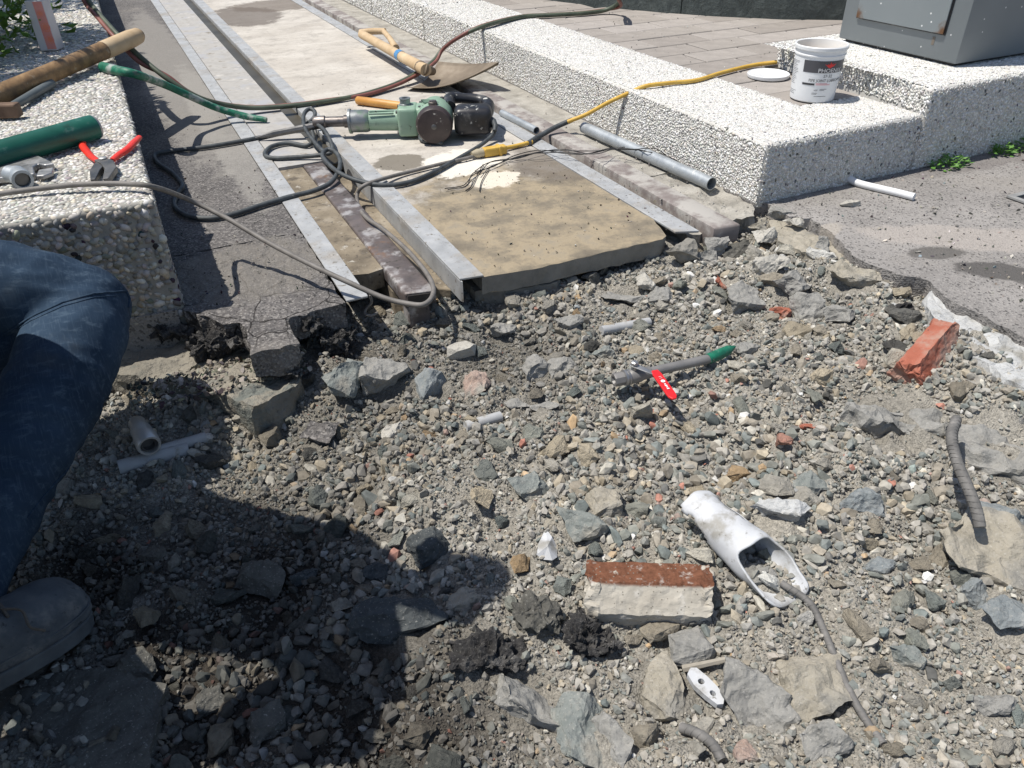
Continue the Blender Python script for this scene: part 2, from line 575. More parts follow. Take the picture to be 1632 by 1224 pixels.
b = t.bump(t.voro(220), 0.9, 0.004); t.bump(t.noise(140, 6, 0.7), 1.0, 0.004, prev=b)
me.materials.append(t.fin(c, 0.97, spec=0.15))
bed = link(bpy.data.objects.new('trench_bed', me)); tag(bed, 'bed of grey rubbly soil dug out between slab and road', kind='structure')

# ------------------------------------------------------------------ road sheet with the dug-out hole
edge_px = [(1640, 541), (1589, 517), (1547, 494), (1514, 478), (1489, 458), (1478, 446), (1430, 437), (1394, 424), (1358, 407), (1339, 384), (1319, 366), (1292, 348), (1258, 345), (1236, 333), (1222, 324)]
edge = [at(a, b, 0) for a, b in edge_px]
hole = [Vector((-1.6, -1.15, 0)), Vector((-.6, -1.22, 0)), Vector((.5, -1.1, 0)), Vector((1.95, -1.2, 0)), Vector((1.93, -.4, 0)), Vector((1.88, .3, 0)), Vector((1.93, .7, 0))]+edge + \
       [Vector((1.829, 1.9, 0)), Vector((1.829, 9.6, 0)), Vector((-.012, 9.6, 0)), Vector((-.012, 2.2, 0)), Vector((-.03, 2.03, 0)), Vector((-.4, 2.06, 0)), Vector((-1.0, 2.02, 0)), Vector((-1.6, 2.04, 0)), Vector((-1.66, .6, 0))]
hh = []
for i, p in enumerate(hole):
    q = hole[(i+1) % len(hole)]
    k = max(1, int((q-p).length/0.022)) if (p.y < 2.0 and q.y < 2.0 and p.x > 1) else 1
    for j in range(k):
        w = p.lerp(q, j/k)
        if k > 1 and j: w = w+Vector((0.012*(random.random()-.5), 0.012*(random.random()-.5), 0))
        hh.append(w)
bm = bmesh.new()
ov = [bm.verts.new(p) for p in ((-60, -60, 0), (60, -60, 0), (60, 60, 0), (-60, 60, 0))]
hv = [bm.verts.new(p) for p in hh]
es = [bm.edges.new((ov[i], ov[(i+1) % 4])) for i in range(4)]+[bm.edges.new((hv[i], hv[(i+1) % len(hv)])) for i in range(len(hv))]
bmesh.ops.triangle_fill(bm, use_beauty=True, edges=es)
lo = []
for i, v in enumerate(hv):
    lo.append(bm.verts.new((v.co.x+0.012*(random.random()-.3)*(1 if v.co.x > 1 else 0), v.co.y+0.008*(random.random()-.5), -0.05)))
lo2 = [bm.verts.new((v.co.x+0.02*random.random(), v.co.y, -0.16)) for v in lo]
for A, B in ((hv, lo), (lo, lo2)):
    for i in range(len(hv)):
        j = (i+1) % len(hv)
        bm.faces.new((A[i], A[j], B[j], B[i]))
bmesh.ops.recalc_face_normals(bm, faces=bm.faces)
if max(bm.faces, key=lambda f: f.calc_area()).normal.z < 0:
    for f in bm.faces: f.normal_flip()
me = bpy.data.meshes.new('road'); bm.to_mesh(me); bm.free()
s1, s2_, s3 = at(1492, 403, 0), at(1592, 432, 0), at(1640, 445, 0)
me.materials.append(m_asphalt('road_asphalt', (.265, .25, .237), [
    ((s1.x, s1.y), (.085, .045), -.35, (.115, .108, .10), .9), ((s2_.x, s2_.y), (.12, .055), -.75, (.085, .08, .076), .88), ((s3.x, s3.y), (.05, .06), 0, (.1, .095, .09), .8),
    ((at(1560, 380, 0).x, at(1560, 380, 0).y), (.35, .09), -.6, (.40, .36, .325), .55), ((at(1310, 372, 0).x, at(1310, 372, 0).y), (.1, .04), .3, (.42, .375, .32), .5),
    ((at(1600, 240, 0).x, at(1600, 240, 0).y), (.6, .12), 0, (.13, .115, .11), .5)]))
road = link(bpy.data.objects.new('road', me)); tag(road, 'dusty grey asphalt road with a broken edge along the rubble', kind='structure')

# left asphalt strip between planter and steel strip, broken front with a protruding block
fl = [(300, 494), (335, 505), (352, 513), (374, 509), (392, 521), (396, 545), (399, 563), (420, 557), (446, 553), (473, 545), (463, 522), (455, 507), (500, 492), (526, 487), (548, 481)]
pol = [(-.009, 2.02)]+[(at(a, b).x, at(a, b).y) for a, b in fl]+[(.389, 9.4), (-.009, 9.4)]
rr = random.Random(2)
pol2 = []
for i, p in enumerate(pol):
    q = pol[(i+1) % len(pol)]
    k = max(1, int(math.dist(p, q)/0.02)) if p[1] < 2.3 and q[1] < 2.3 else 1
    for j in range(k):
        w = (p[0]+(q[0]-p[0])*j/k, p[1]+(q[1]-p[1])*j/k)
        if j: w = (w[0]+.008*(rr.random()-.5), w[1]+.008*(rr.random()-.5))
        pol2.append(w)
M_ASPH_L = m_asphalt('driveway_asphalt', (.112, .105, .102), [((.2, 2.2), (.25, .2), 0, (.2, .185, .165), .6), ((.25, 5.2), (.16, 2.0), 0, (.25, .235, .215), .75), ((.33, 3.9), (.08, 1.2), 0, (.3, .285, .26), .6)], cracks=((.2, 2.05), (.35, .3), 0, .5, .3))
o = build(MB().prism([(-.009, 2.40), (.389, 2.40), (.389, 9.4), (-.009, 9.4)], -.065, -.002), 'asphalt_strip', M_ASPH_L); tag(o, 'dark asphalt strip between pebble planter and steel edging', kind='structure')
END_POLY = [q for q in pol2 if q[1] < 2.39]+[(.388, 2.399), (-.008, 2.399)]
# cracks in it: thin dark recess strips are cut as narrow open slots of loose crumbs
for (pth, nm) in (([(548, 430), (520, 437), (490, 452), (455, 462), (430, 474)], 0), ([(470, 440), (478, 470), (468, 505)], 0), ([(395, 520), (430, 512), (456, 507)], 0)):
    pass

# concrete base course exposed below the asphalt
M_CONC_RAW = simple('broken_concrete', [(0.25, (.16, .15, .125)), (0.55, (.27, .245, .20)), (0.8, (.36, .32, .25))], 9, 0.95, bump=1.0, bscale=60, bdist=0.012, detail=8, wear=[((.15, .16, .145), 6, .5, .65), ((.10, .095, .085), 50, .58, .68)])
def rough_block(poly, z0, z1, name, mat, parent=None, cuts=3, amp=0.012, seed=0, smooth=None, slope=0.0):
    """broken slab: prism with subdivided, noise-displaced sides and top"""
    mb = MB().prism(poly, z0, z1)
    def f(bm):
        bmesh.ops.triangulate(bm, faces=bm.faces)
        for k in range(cuts):
            L = [e for e in bm.edges if e.calc_length() > 0.022]
            if not L: break
            bmesh.ops.subdivide_edges(bm, edges=L, cuts=1, use_grid_fill=True)
            bmesh.ops.triangulate(bm, faces=bm.faces)
        for v in bm.verts:
            p = v.co*14+Vector((seed*3.1, seed, 0))
            d = mnoise.noise_vector(p)*amp+mnoise.noise_vector(p*2.6)*amp*0.7+mnoise.noise_vector(p*6)*amp*.4
            v.co += d
    return build(mb, name, mat, parent, smooth=smooth, fn=f)
o = rough_block(END_POLY, -.078, -.003, 'asphalt_end', M_ASPH_L, cuts=6, amp=.0075, seed=21); tag(o, 'cracked crumbling end of the asphalt strip with a protruding block', kind='structure')
lp = [(292, 600), (318, 604), (345, 612), (372, 628), (400, 640), (430, 628), (462, 612), (478, 590)]
poly = [(at(a, b, -.085).x, at(a, b, -.085).y) for a, b in lp]
poly = [(-.25, 1.98)]+poly+[(.30, 2.2), (-.25, 2.3)]
o = rough_block(poly, -.26, -.10, 'concrete_base_course', M_CONC_RAW, smooth=45, cuts=6, amp=.013, seed=1)
tag(o, 'rough tan concrete ledge exposed under the broken asphalt', kind='structure')

# ------------------------------------------------------------------ concrete slab between the tracks
sp = [(768, 441), (800, 436), (850, 428), (930, 409), (1000, 393), (1056, 380), (1062, 374), (1046, 356), (1037, 345)]
spw = [(at(a, b).x, at(a, b).y) for a, b in sp]
pol = [(.786, 9.4), (.786, spw[0][1])]+spw+[(1.446, spw[-1][1]+.02), (1.446, 9.4)]
pol2 = []
for i, p in enumerate(pol):
    q = pol[(i+1) % len(pol)]
    k = max(1, int(math.dist(p, q)/0.025)) if p[1] < 2.3 and q[1] < 2.3 else 1
    for j in range(k):
        w = (p[0]+(q[0]-p[0])*j/k, p[1]+(q[1]-p[1])*j/k)
        if j: w = (w[0]+.005*(rr.random()-.5), w[1]+.005*(rr.random()-.5))
        pol2.append(w)
def spx(a, b): q = at(a, b); return (q.x, q.y)
t = NT('slab_concrete')
c = t.ramp(t.noise(2.2, 7, 0.62), [(0.3, (.40, .365, .32)), (0.55, (.50, .465, .415)), (0.75, (.60, .565, .51))])
c = t.mix(t.math('MULTIPLY', t.step(t.noise(7, 8, 0.75), .46, .66), .7), c, (.31, .285, .255)); c = t.mix(t.math('MULTIPLY', t.step(t.noise(26, 6, 0.75), .52, .7), .4), c, (.24, .215, .19)); c = t.mix(t.math('MULTIPLY', t.step(t.noise(4, 6, 0.7, vec=t.stretch((.35, 2.2, 1))), .5, .68), .45), c, (.62, .59, .54))
dk = t.ramp(t.noise(6.5, 8, .68), [(0.28, (.11, .092, .068)), (0.44, (.185, .155, .11)), (0.56, (.31, .25, .165)), (0.68, (.25, .215, .16)), (0.8, (.34, .30, .235))])
c = t.mix(t.math('MULTIPLY', t.spot((1.12, 1.9), (.56, .80), 0, .35, .5, 5), .93), c, dk)
c = t.mix(t.math('MULTIPLY', t.spot(spx(640, 258), (.10, .10), 0, .2, .5, 12), .9), c, (.17, .15, .12))
c = t.mix(t.math('MULTIPLY', t.spot(spx(880, 262), (.14, .22), 0, .4, .5, 12), .75), c, (.13, .11, .09))
c = t.mix(t.math('MULTIPLY', t.spot(spx(735, 258), (.17, .13), .5, .2, .6, 10), .9), c, (.70, .655, .575))
c = t.mix(t.math('MULTIPLY', t.spot(spx(790, 285), (.10, .08), .5, .2, .6, 14), .85), c, (.68, .62, .52))
c = t.mix(t.math('MULTIPLY', t.spot(spx(390, 25), (.26, .45), 0, .2, .45, 6), .8), c, (.12, .10, .085))
c = t.mix(t.math('MULTIPLY', t.spot(spx(440, 8), (.35, .3), 0, .2, .45, 6), .75), c, (.13, .105, .085))
c = t.mix(t.math('MULTIPLY', t.step(t.noise(38, 5, .7), .60, .72), .5), c, (.085, .07, .055))
c = t.mix(t.math('MULTIPLY', t.step(t.voro(70), .10, .04), .5), c, (.05, .042, .035))
b = t.bump(t.noise(90, 6, .7), .45, .003); t.bump(t.noise(18, 5, .6), .35, .006, prev=b)
M_SLAB = t.fin(c, 0.88, spec=.3)
def chip(bm):
    for v in bm.verts:
        if v.co.z > -.02 and v.co.y < 1.95:
            v.co.z -= .004*random.random(); 
        if v.co.z < -.04 and v.co.y < 1.95:
            v.co.y += .006*random.random(); v.co.z += .008*(random.random()-.5)
o = build(MB().prism(pol2, -.058, -.001), 'concrete_slab', M_SLAB, fn=chip); tag(o, 'wide concrete slab between the two gate tracks with a damp broken edge', kind='structure')
SLAB = o
# second, lower course of the slab, set back and cracked
lp = [(760, 462), (800, 464), (838, 460), (892, 450), (905, 425), (1000, 408), (1060, 408), (1085, 390)]
poly = [(at(a, b, -.062).x, at(a, b, -.062).y+.012) for a, b in lp]+[(1.46, 2.25), (.75, 2.25)]
SLAB.data.materials.append(None)
M_CONC_GR = simple('grey_concrete', [(0.3, (.17, .16, .14)), (0.7, (.27, .255, .225))], 14, 0.95, bump=0.8, bscale=90, bdist=0.004)
SLAB.data.materials[1] = M_CONC_GR
for p_ in SLAB.data.polygons:
    if abs(p_.normal.z) < .5: p_.material_index = 1
o = rough_block(poly, -.2, -.066, 'slab_base_course', M_CONC_GR, cuts=5, amp=.008, seed=4); tag(o, 'cracked lower layer of the concrete slab edge', kind='structure')

# channel bed between strip and angle, and cement bed on the right
M_CHAN = simple('channel_concrete', [(0.3, (.12, .098, .07)), (0.55, (.23, .19, .135)), (0.75, (.33, .29, .23))], 9, 0.9, bump=0.6, bscale=60, bdist=0.004, detail=8, wear=[((.08, .066, .05), 12, .5, .68), ((.40, .37, .32), 34, .6, .7), ((.06, .05, .04), 70, .58, .68)])
mb = MB().prism([(.452, 9.4), (.452, spx(566, 431)[1]), (.50, spx(590, 427)[1]-.01), (.548, spx(607, 423)[1]), (.548, 9.4)], -.07, -.012)
o = build(mb, 'channel_ledge', M_CHAN); tag(o, 'tan concrete ledge beside the rusty rail', kind='structure')
mb = MB().prism([(.553, 9.4), (.553, 1.98), (.6, 1.93), (.66, 1.95), (.712, 1.91), (.712, 9.4)], -.14, -.062)
o = build(mb, 'channel_bed', M_CHAN, bevel=.004); tag(o, 'muddy concrete bottom of the gate track channel', kind='structure')
t = NT('cement_bed'); c = t.ramp(t.noise(10, 7, .65), [(0.3, (.22, .205, .18)), (0.55, (.36, .34, .30)), (0.8, (.50, .475, .43))])
b = t.bump(t.noise(60, 6, .7), .9, .006); M_CEM = t.fin(c, .95, spec=.2)
def lump(bm):
    for k in range(2):
        bmesh.ops.triangulate(bm, faces=bm.faces)
    for v in bm.verts:
        if v.co.y < 2.2: v.co += Vector((.006*(random.random()-.5), .02*(random.random()-.5), .004*(random.random()-.7)))
mb = MB()
o = rough_block([(1.670, 1.86), (1.70, 1.835), (1.74, 1.87), (1.78, 1.84), (1.827, 1.90), (1.827, 2.299), (1.670, 2.299)], -.13, -.008, 'cement_end', M_CEM, cuts=6, amp=.011, seed=33); tag(o, 'broken end of the crumbly cement strip at the kerb corner', kind='structure')
yy = [2.3+.2*i for i in range(36)]
vs, fs = [], []
for i, y in enumerate(yy):
    for x in (1.668, 1.70, 1.74, 1.78, 1.828): vs.append((x, y, -.004+.006*(random.random()-.5)))
for i in range(len(yy)-1):
    for k in range(4): fs.append((i*5+k, i*5+k+1, i*5+6+k, i*5+5+k))
nb = len(vs)
for k in range(5): vs.append((vs[k][0], vs[k][1]+.01, -.14))
for k in range(4): fs.append((k, nb+k, nb+k+1, k+1))
mb.add(vs, fs)
o = build(mb, 'cement_bed', M_CEM, smooth=40); tag(o, 'crumbly cement strip between rusty rail and pebble kerb', kind='structure')
mb = MB().prism([(1.522, 9.4), (1.522, 1.86), (1.56, 1.84), (1.6, 1.86), (1.6, 9.4)], -.12, -.035)
o = build(mb, 'rail_slot_bed', M_CEM); tag(o, 'debris filled slot between steel strip and rusty rail', kind='structure')

# ------------------------------------------------------------------ steel strips, angle and rails
def m_steel(name, a, b, metal=.55, rough=.5, wear=()):
    t = NT(name); c = t.ramp(t.noise(14, 6, .6), [(0.3, a), (0.7, b)])
    for (col, sc, lo, hi) in wear: c = t.mix(t.step(t.noise(sc, 6, .65), lo, hi), c, col)
    r = t.ramp(t.noise(30, 4, .6), [(0.3, (rough-.12,)*3), (0.7, (rough+.15,)*3)])
    t.bump(t.noise(160, 4, .6), .25, .0008)
    return t.fin(c, r, metal)
M_STRIP = m_steel('zinc_strip', (.33, .337, .34), (.46, .467, .47), .25, .6, [((.33, .30, .26), 4, .5, .68), ((.60, .60, .585), 8, .6, .75), ((.2, .18, .15), 40, .58, .70), ((.14, .12, .10), 110, .6, .7)])
M_RAIL = m_steel('rusty_rail', (.085, .072, .068), (.17, .14, .132), .25, .55, [((.36, .345, .34), 8, .5, .62), ((.20, .11, .06), 6, .58, .70), ((.05, .045, .04), 30, .58, .7)])
M_RAIL2 = m_steel('rusty_rail_dusty', (.18, .15, .14), (.28, .25, .235), .1, .75, [((.40, .38, .35), 7, .44, .6)])
M_RAILEND = simple('black_rail_end', [(0.3, (.02, .018, .017)), (0.7, (.06, .052, .046))], 30, .8)  # near-black tone for the end face of the short rail
def strip(x0, x1, y0, y1, z, th, label, drop=0.0, skew=0.0):
    mb = MB().prism([(x0, y0+skew), (x1, y0), (x1, y1), (x0, y1)], z-th, z)
    if drop:
        mb.prism([(x0, y0+skew+.002), (x0+.006, y0+.002), (x0+.006, y1-.002), (x0, y1-.002)], z-drop, z-th-.0002)
    o = build(mb, 'steel_edging', M_STRIP, bevel=.0015, bseg=1)
    return tag(o, label, 'edging', 'steel edgings of the gate tracks')
strip(.391, .452, 1.866, 9.3, .003, .007, 'flat grey steel edging strip between asphalt strip and rusty rail')
strip(.713, .783, 1.828, 9.3, .006, .007, 'steel angle with upright flange along the left side of the slab', drop=.075, skew=.01)
strip(1.449, 1.520, 1.80, 9.3, .003, .008, 'flat grey steel edging strip along the right side of the slab', skew=.03)
mb = MB().prism([(.548, 1.842), (.636, 1.826), (.632, 3.05), (.55, 3.05)], -.05, -.004)
def dent(bm):
    for v in bm.verts: v.co += Vector((0, .004*random.random(), 0))
o = build(mb, 'rail', M_RAIL, bevel=.008, bseg=3, fn=dent, smooth=35); tag(o, 'short purple-brown rusty flat rail whose black end pokes over the rubble', 'rail', 'rails of the gate tracks')
mb = MB().prism([(.560, 1.86), (.626, 1.86), (.626, 1.92), (.56, 1.92)], -.16, -.052)
build(MB().prism([(.556, 1.8385), (.628, 1.8255), (.628, 1.835), (.556, 1.846)], -.044, -.012), 'end_face', M_RAILEND, o)
web = build(mb, 'rail_foot', M_RAIL, o, bevel=.01)
mb = MB().prism([(.55, 1.90), (.634, 1.90), (.634, 3.0), (.55, 3.0)], -.175, -.163)
mb2 = MB().prism([(.456, 3.052), (.640, 3.052), (.640, 9.3), (.456, 9.3)], -.03, .0)
o = build(mb2, 'track_plate', m_steel('track_plate', (.31, .295, .275), (.45, .435, .41), .05, .85, [((.36, .36, .37), 5, .5, .62), ((.22, .195, .16), 14, .54, .7), ((.50, .475, .44), 9, .56, .7)])); tag(o, 'long worn grey track plate left of the muddy groove', 'rail', 'rails of the gate tracks')
mb = MB().prism([(1.572, 1.79), (1.668, 1.775), (1.664, 9.3), (1.572, 9.3)], -.075, .004)
o = build(mb, 'rail', M_RAIL2, bevel=.007, bseg=2, fn=dent, smooth=35); tag(o, 'long dusty brown rail running between slab and pebble kerb', 'rail', 'rails of the gate tracks')
# muddy water in the groove
t = NT('muddy_water'); c = t.ramp(t.noise(6, 4, .5), [(0.3, (.045, .038, .026)), (0.7, (.085, .075, .055))]); t.bump(t.noise(14, 3, .5), .08, .002)
M_MUD = t.fin(c, .4, spec=.3)
o = build(MB().prism([(.642, 3.06), (.7125, 3.06), (.7125, 9.3), (.642, 9.3)], -.05, -.022), 'groove_water', M_MUD); tag(o, 'shallow muddy water in the track groove', kind='structure')

# ------------------------------------------------------------------ right kerb, step, pavement
KC = [(.70, .685, .645), (.78, .77, .74), (.60, .585, .55), (.36, .35, .33), (.66, .61, .53), (.14, .14, .14)]
KW = [5, 5, 1.6, .35, .5, .28]
GK = 'pebble dash kerb blocks beside the pavement'
KZ = .205
mb = MB().prism([(1.83, 1.89), (2.549, 1.89), (2.549, 2.19), (2.25, 2.19), (2.25, 5.08), (1.83, 5.08)], -.02, KZ)
k1 = build(mb, 'kerb_block', M_MORTAR, bevel=.014, bseg=3, smooth=40); tag(k1, 'near white pebble dash kerb block with the corner at the broken road edge', 'kerb', GK)
fcs = [((1.829, 1.895, .0), (0, 2.1, 0), (0, 0, KZ-.008), (-1, 0, 0)), ((1.838, 1.898, KZ), (0, 2.1, 0), (.41, 0, 0), (0, 0, 1)),
       ((1.838, 1.889, -.0), (.71, 0, 0), (0, 0, KZ-.008), (0, -1, 0)), ((2.25, 1.90, KZ), (.295, 0, 0), (0, .285, 0), (0, 0, 1)), ((1.834, 1.894, 0), (0, .02, 0), (0, 0, KZ-.006), (-.7, -.7, 0)),
       ((1.833, 1.9, KZ-.004), (0, 2.1, 0), (.008, 0, 0), (-.7, 0, .7)), ((1.84, 1.893, KZ-.004), (.7, 0, 0), (0, .008, 0), (0, -.7, .7))]
pebbles('pebble', k1, fcs, .0043, .0074, KC, KW, flat=.22, vflat=.7, tilt=.08)
fcs = [((1.829, 4.0, .0), (0, 1.08, 0), (0, 0, KZ-.004), (-1, 0, 0)), ((1.834, 4.0, KZ), (0, 1.08, 0), (.41, 0, 0), (0, 0, 1))]
pebbles('pebble', k1, fcs, .0055, .0094, KC, KW, flat=.22, vflat=.7, tilt=.08)
for y0, y1, lb in ((5.092, 6.2, 'middle white pebble dash kerb block behind the shovel'), (6.212, 9.3, 'farthest white pebble dash kerb block at the top edge')):
    mb = MB().prism([(1.83, y0), (2.25, y0), (2.25, y1), (1.83, y1)], -.02, KZ)
    k = build(mb, 'kerb_block', M_MORTAR, bevel=.012, bseg=2, smooth=40); tag(k, lb, 'kerb', GK)
    pebbles('pebble', k, [((1.829, y0+.01, .0), (0, y1-y0-.02, 0), (0, 0, KZ-.004), (-1, 0, 0)), ((1.834, y0+.01, KZ), (0, y1-y0-.02, 0), (.41, 0, 0), (0, 0, 1))], .0075, .0125, KC, KW, flat=.22, vflat=.7, tilt=.08)
sf = at(1238, 99, KZ)
SZ = .294
mb = MB().prism([(2.551, 1.888), (6.5, 1.888), (6.5, sf.y+.0), (sf.x, sf.y)], -.02, SZ)
k2 = build(mb, 'step_block', M_MORTAR, bevel=.016, bseg=3, smooth=40); tag(k2, 'raised white pebble dash plinth carrying the grey cabinet', 'plinth')
dxy = (sf.x-2.551, sf.y-1.888); L = math.hypot(*dxy); nrm = (-dxy[1]/L, dxy[0]/L, 0)
pebbles('pebble', k2, [((2.55, 1.892, KZ), (dxy[0], dxy[1], 0), (0, 0, SZ-KZ-.006), nrm), ((2.56, 1.898, SZ), (1.6, 0, 0), (0, sf.y-1.91, 0), (0, 0, 1)), ((2.556, 1.887, 0), (1.3, 0, 0), (0, 0, SZ-.008), (0, -1, 0)),
        ((2.56, 1.890, SZ-.005), (1.3, 0, 0), (0, .01, 0), (0, -.7, .7)), ((sf.x, sf.y, KZ-.02), (.6, 0, 0), (0, 0, SZ-KZ), (0, 1, 0))], .0050, .0086, KC, KW, flat=.26, vflat=.7, tilt=.08)
# pavement with paver pieces
WALL = [(2.02, 6.3), (2.33, 5.5), (2.637, 4.852), (2.866, 4.317), (3.05, 4.02), (3.214, 3.805), (3.431, 3.581), (3.695, 3.40), (4.3, 3.15), (6.5, 2.75)]
mb = MB().prism([(2.2505, 2.1905), (6.4, 2.1905), (6.4, 3.5), (3.7, 4.2), (2.9, 5.2), (2.2505, 7.5)], .02, .186)
M_JOINT = simple('paver_joint_sand', [(0.3, (.05, .045, .04)), (0.7, (.09, .08, .072))], 30, .95)
pav = build(mb, 'pavement', M_JOINT); tag(pav, 'pavement of taupe rectangular pavers behind the pebble kerb', kind='structure')
t = NT('taupe_paver'); oi = t.n('ShaderNodeObjectInfo')
c = t.ramp(oi.outputs['Random'], [(0.0, (.285, .258, .235)), (0.5, (.325, .297, .27)), (1.0, (.37, .34, .315))])
c = t.mix(1.0, c, t.ramp(t.noise(12, 6, .7), [(0.3, (.82, .82, .82)), (0.7, (1.12, 1.12, 1.12))]), 'MULTIPLY')
c = t.mix(t.math('MULTIPLY', t.step(t.noise(40, 4, .6), .66, .74), .6), c, (.62, .60, .57))
t.bump(t.noise(220, 4, .7), .35, .0015); M_PAV = t.fin(c, .9, spec=.25)
PL, PW = .32, .19
proto = None
def wally(x):
    for (a, b), (c_, d) in zip(WALL, WALL[1:]):
        if a <= x <= c_: return b+(d-b)*(x-a)/(c_-a)
    return 9 if x < WALL[0][0] else 2.7
full = MB().prism([(0, 0), (PL-.009, 0), (PL-.009, PW-.009), (0, PW-.009)], -.04, 0)
fullo = build(full, 'paver', M_PAV, pav, bevel=.003, bseg=1, local=True)
half = MB().prism([(0, 0), (PL/2-.009, 0), (PL/2-.009, PW-.009), (0, PW-.009)], -.04, 0)
halfo = build(half, 'paver', M_PAV, pav, bevel=.003, bseg=1, local=True)
first = {id(fullo): True, id(halfo): True}
def put(src, x, y):
    if first[id(src)]:
        o = src; first[id(src)] = False
    else:
        o = src.copy(); COL.objects.link(o); o.parent = pav
    o.location = (x, y, KZ-.004+.002*(random.random()-.5)); o.rotation_euler = (.006*(random.random()-.5), .006*(random.random()-.5), .008*(random.random()-.5))
for r_ in range(20):
    y = 2.196+r_*PW
    x = 2.256
    if r_ % 2 == 0:
        if y < wally(x): put(halfo, x, y)
        x += PL/2
    while x < 4.6:
        if y+PW*.3 < wally(x+PL*.3)+.1 and not (y < sf.y-PW*.8 and x+PL > 2.56+(y-1.89)*dxy[0]/dxy[1]):
            put(fullo, x, y)
        elif y < sf.y-PW*.8 and x < 2.42:
            put(halfo if x+PL/2 < 2.60 else halfo, x, y)
        x += PL
# dark rough wall behind the pavement
t = NT('rough_dark_wall'); n1 = t.noise(14, 8, .75, dist=.6)
c = t.ramp(n1, [(0.3, (.035, .045, .046)), (0.55, (.075, .092, .09)), (0.75, (.14, .16, .155))])
t.bump(t.noise(20, 8, .75, dist=.6), 1.0, .02); M_WALL = t.fin(c, .85)
wl = thing('rough_wall', 'dark grey-green rough textured low wall along the back of the pavement', 'wall', (3.2, 3.8, .18))
prev = None
segs = [WALL[:5], WALL[4:]]
for k, sg in enumerate(segs):
    top = [(p[0], p[1]) for p in sg]
    if k == 0: top[-1] = (top[-1][0]-.004, top[-1][1]+.004)
    back = [(p[0]+.15, p[1]+.15) for p in sg][::-1]
    def wob(bm):
        for kk in range(4):
            bmesh.ops.subdivide_edges(bm, edges=[e for e in bm.edges if e.calc_length() > .12], cuts=1, use_grid_fill=True)
        bmesh.ops.triangulate(bm, faces=bm.faces)
        for v in bm.verts: v.co += mnoise.noise_vector(v.co*9)*.012
    build(MB().prism(top+back, .15, 1.0), 'wall_panel', M_WALL, wl, fn=wob)

# ------------------------------------------------------------------ left planter
PC = [(.42, .40, .36), (.54, .515, .47), (.30, .285, .26), (.20, .195, .18), (.46, .40, .31), (.035, .035, .04), (.66, .63, .58)]
PWt = [5, 3.2, 3.5, 1.6, 1.4, .8, .7]
PC2 = [(.60, .58, .53), (.70, .68, .64), (.46, .44, .40), (.60, .54, .45), (.28, .27, .25)]
PZ = .298
mb = MB().prism([(-2.6, 2.045), (-.01, 2.045), (-.01, 9.3), (-2.6, 9.3)], -.06, PZ)
pl = build(mb, 'planter_wall', M_MORTAR_L, bevel=.01, bseg=3, smooth=40); tag(pl, 'thick pebble dash planter wall with tools lying on its top', 'planter')
pebbles('pebble', pl, [((-.66, 2.044, -.03), (.645, 0, 0), (0, 0, PZ+.022), (0, -1, 0))], .0085, .0142, PC, PWt, flat=.45)
pebbles('pebble', pl, [((-.009, 2.055, 0), (0, 2.0, 0), (0, 0, PZ-.01), (1, 0, 0)), ((-.013, 2.05, 0), (0, .015, 0), (0, 0, PZ-.006), (.7, -.7, 0))], .007, .0125, PC, PWt, flat=.25)
pebbles('pebble', pl, [((-.66, 2.055, PZ), (.64, 0, 0), (0, 1.2, 0), (0, 0, 1)), ((-.66, 2.048, PZ-.004), (.64, 0, 0), (0, .008, 0), (0, -.7, .7)), ((-.016, 2.055, PZ-.004), (.008, 0, 0), (0, 1.2, 0), (.7, 0, .7))], .0066, .0115, PC2, [4, 3, 2.2, 1.2, .6], flat=.45)
pebbles('pebble', pl, [((-.74, 3.255, PZ), (.72, 0, 0), (0, 4.0, 0), (0, 0, 1))], .0085, .0150, PC2, [4, 3, 2.2, 1.2, .6], flat=.45)
# ------------------------------------------------------------------ rubble
def rock_bm(seed, nv=16, amp=.05, dims=(1, 1, .8), cells=7, rough=1.0, lump=0.0):
    r = np.random.default_rng(seed)
    bm = bmesh.new()
    for i in range(nv):
        d = r.normal(size=3); d /= np.linalg.norm(d)
        m = max(abs(d)); d = d/(m**.55)*(1-.22*r.random())
        bm.verts.new(d)
    res = bmesh.ops.convex_hull(bm, input=bm.verts)
    bmesh.ops.delete(bm, geom=[g for g in res['geom_interior'] if isinstance(g, bmesh.types.BMVert)], context='VERTS')
    lo = np.array([v.co[:] for v in bm.verts]); mn, mx = lo.min(0), lo.max(0)
    for v in bm.verts:
        for k in range(3): v.co[k] = ((v.co[k]-mn[k])/(mx[k]-mn[k])*2-1)*dims[k]
    bmesh.ops.triangulate(bm, faces=bm.faces)
    for k in range(6):
        L = [e for e in bm.edges if e.calc_length() > 2.0/cells]
        if not L: break
        bmesh.ops.subdivide_edges(bm, edges=L, cuts=1); bmesh.ops.triangulate(bm, faces=bm.faces)
    bm.normal_update()
    off = Vector((seed*1.7, seed*.9, seed*.3))
    S = (dims[0]*dims[1]*dims[2])**(1/3)
    for v in bm.verts:
        q = v.co/S
        p = q*.9+off
        n = mnoise.noise(p)*amp*2.2+abs(mnoise.noise(p*2.3))*amp*-1.8*rough+mnoise.noise(p*5.5)*amp*.7*rough
        v.co += mnoise.noise_vector(p*1.7)*amp*S*1.3
        if lump: n += lump*(.4*mnoise.noise(p*2.6)+.9*(mnoise.turbulence(p*3.4, 3, False)-.5))
        v.co += v.normal*n*S
    bmesh.ops.recalc_face_normals(bm, faces=bm.faces)
    return bm
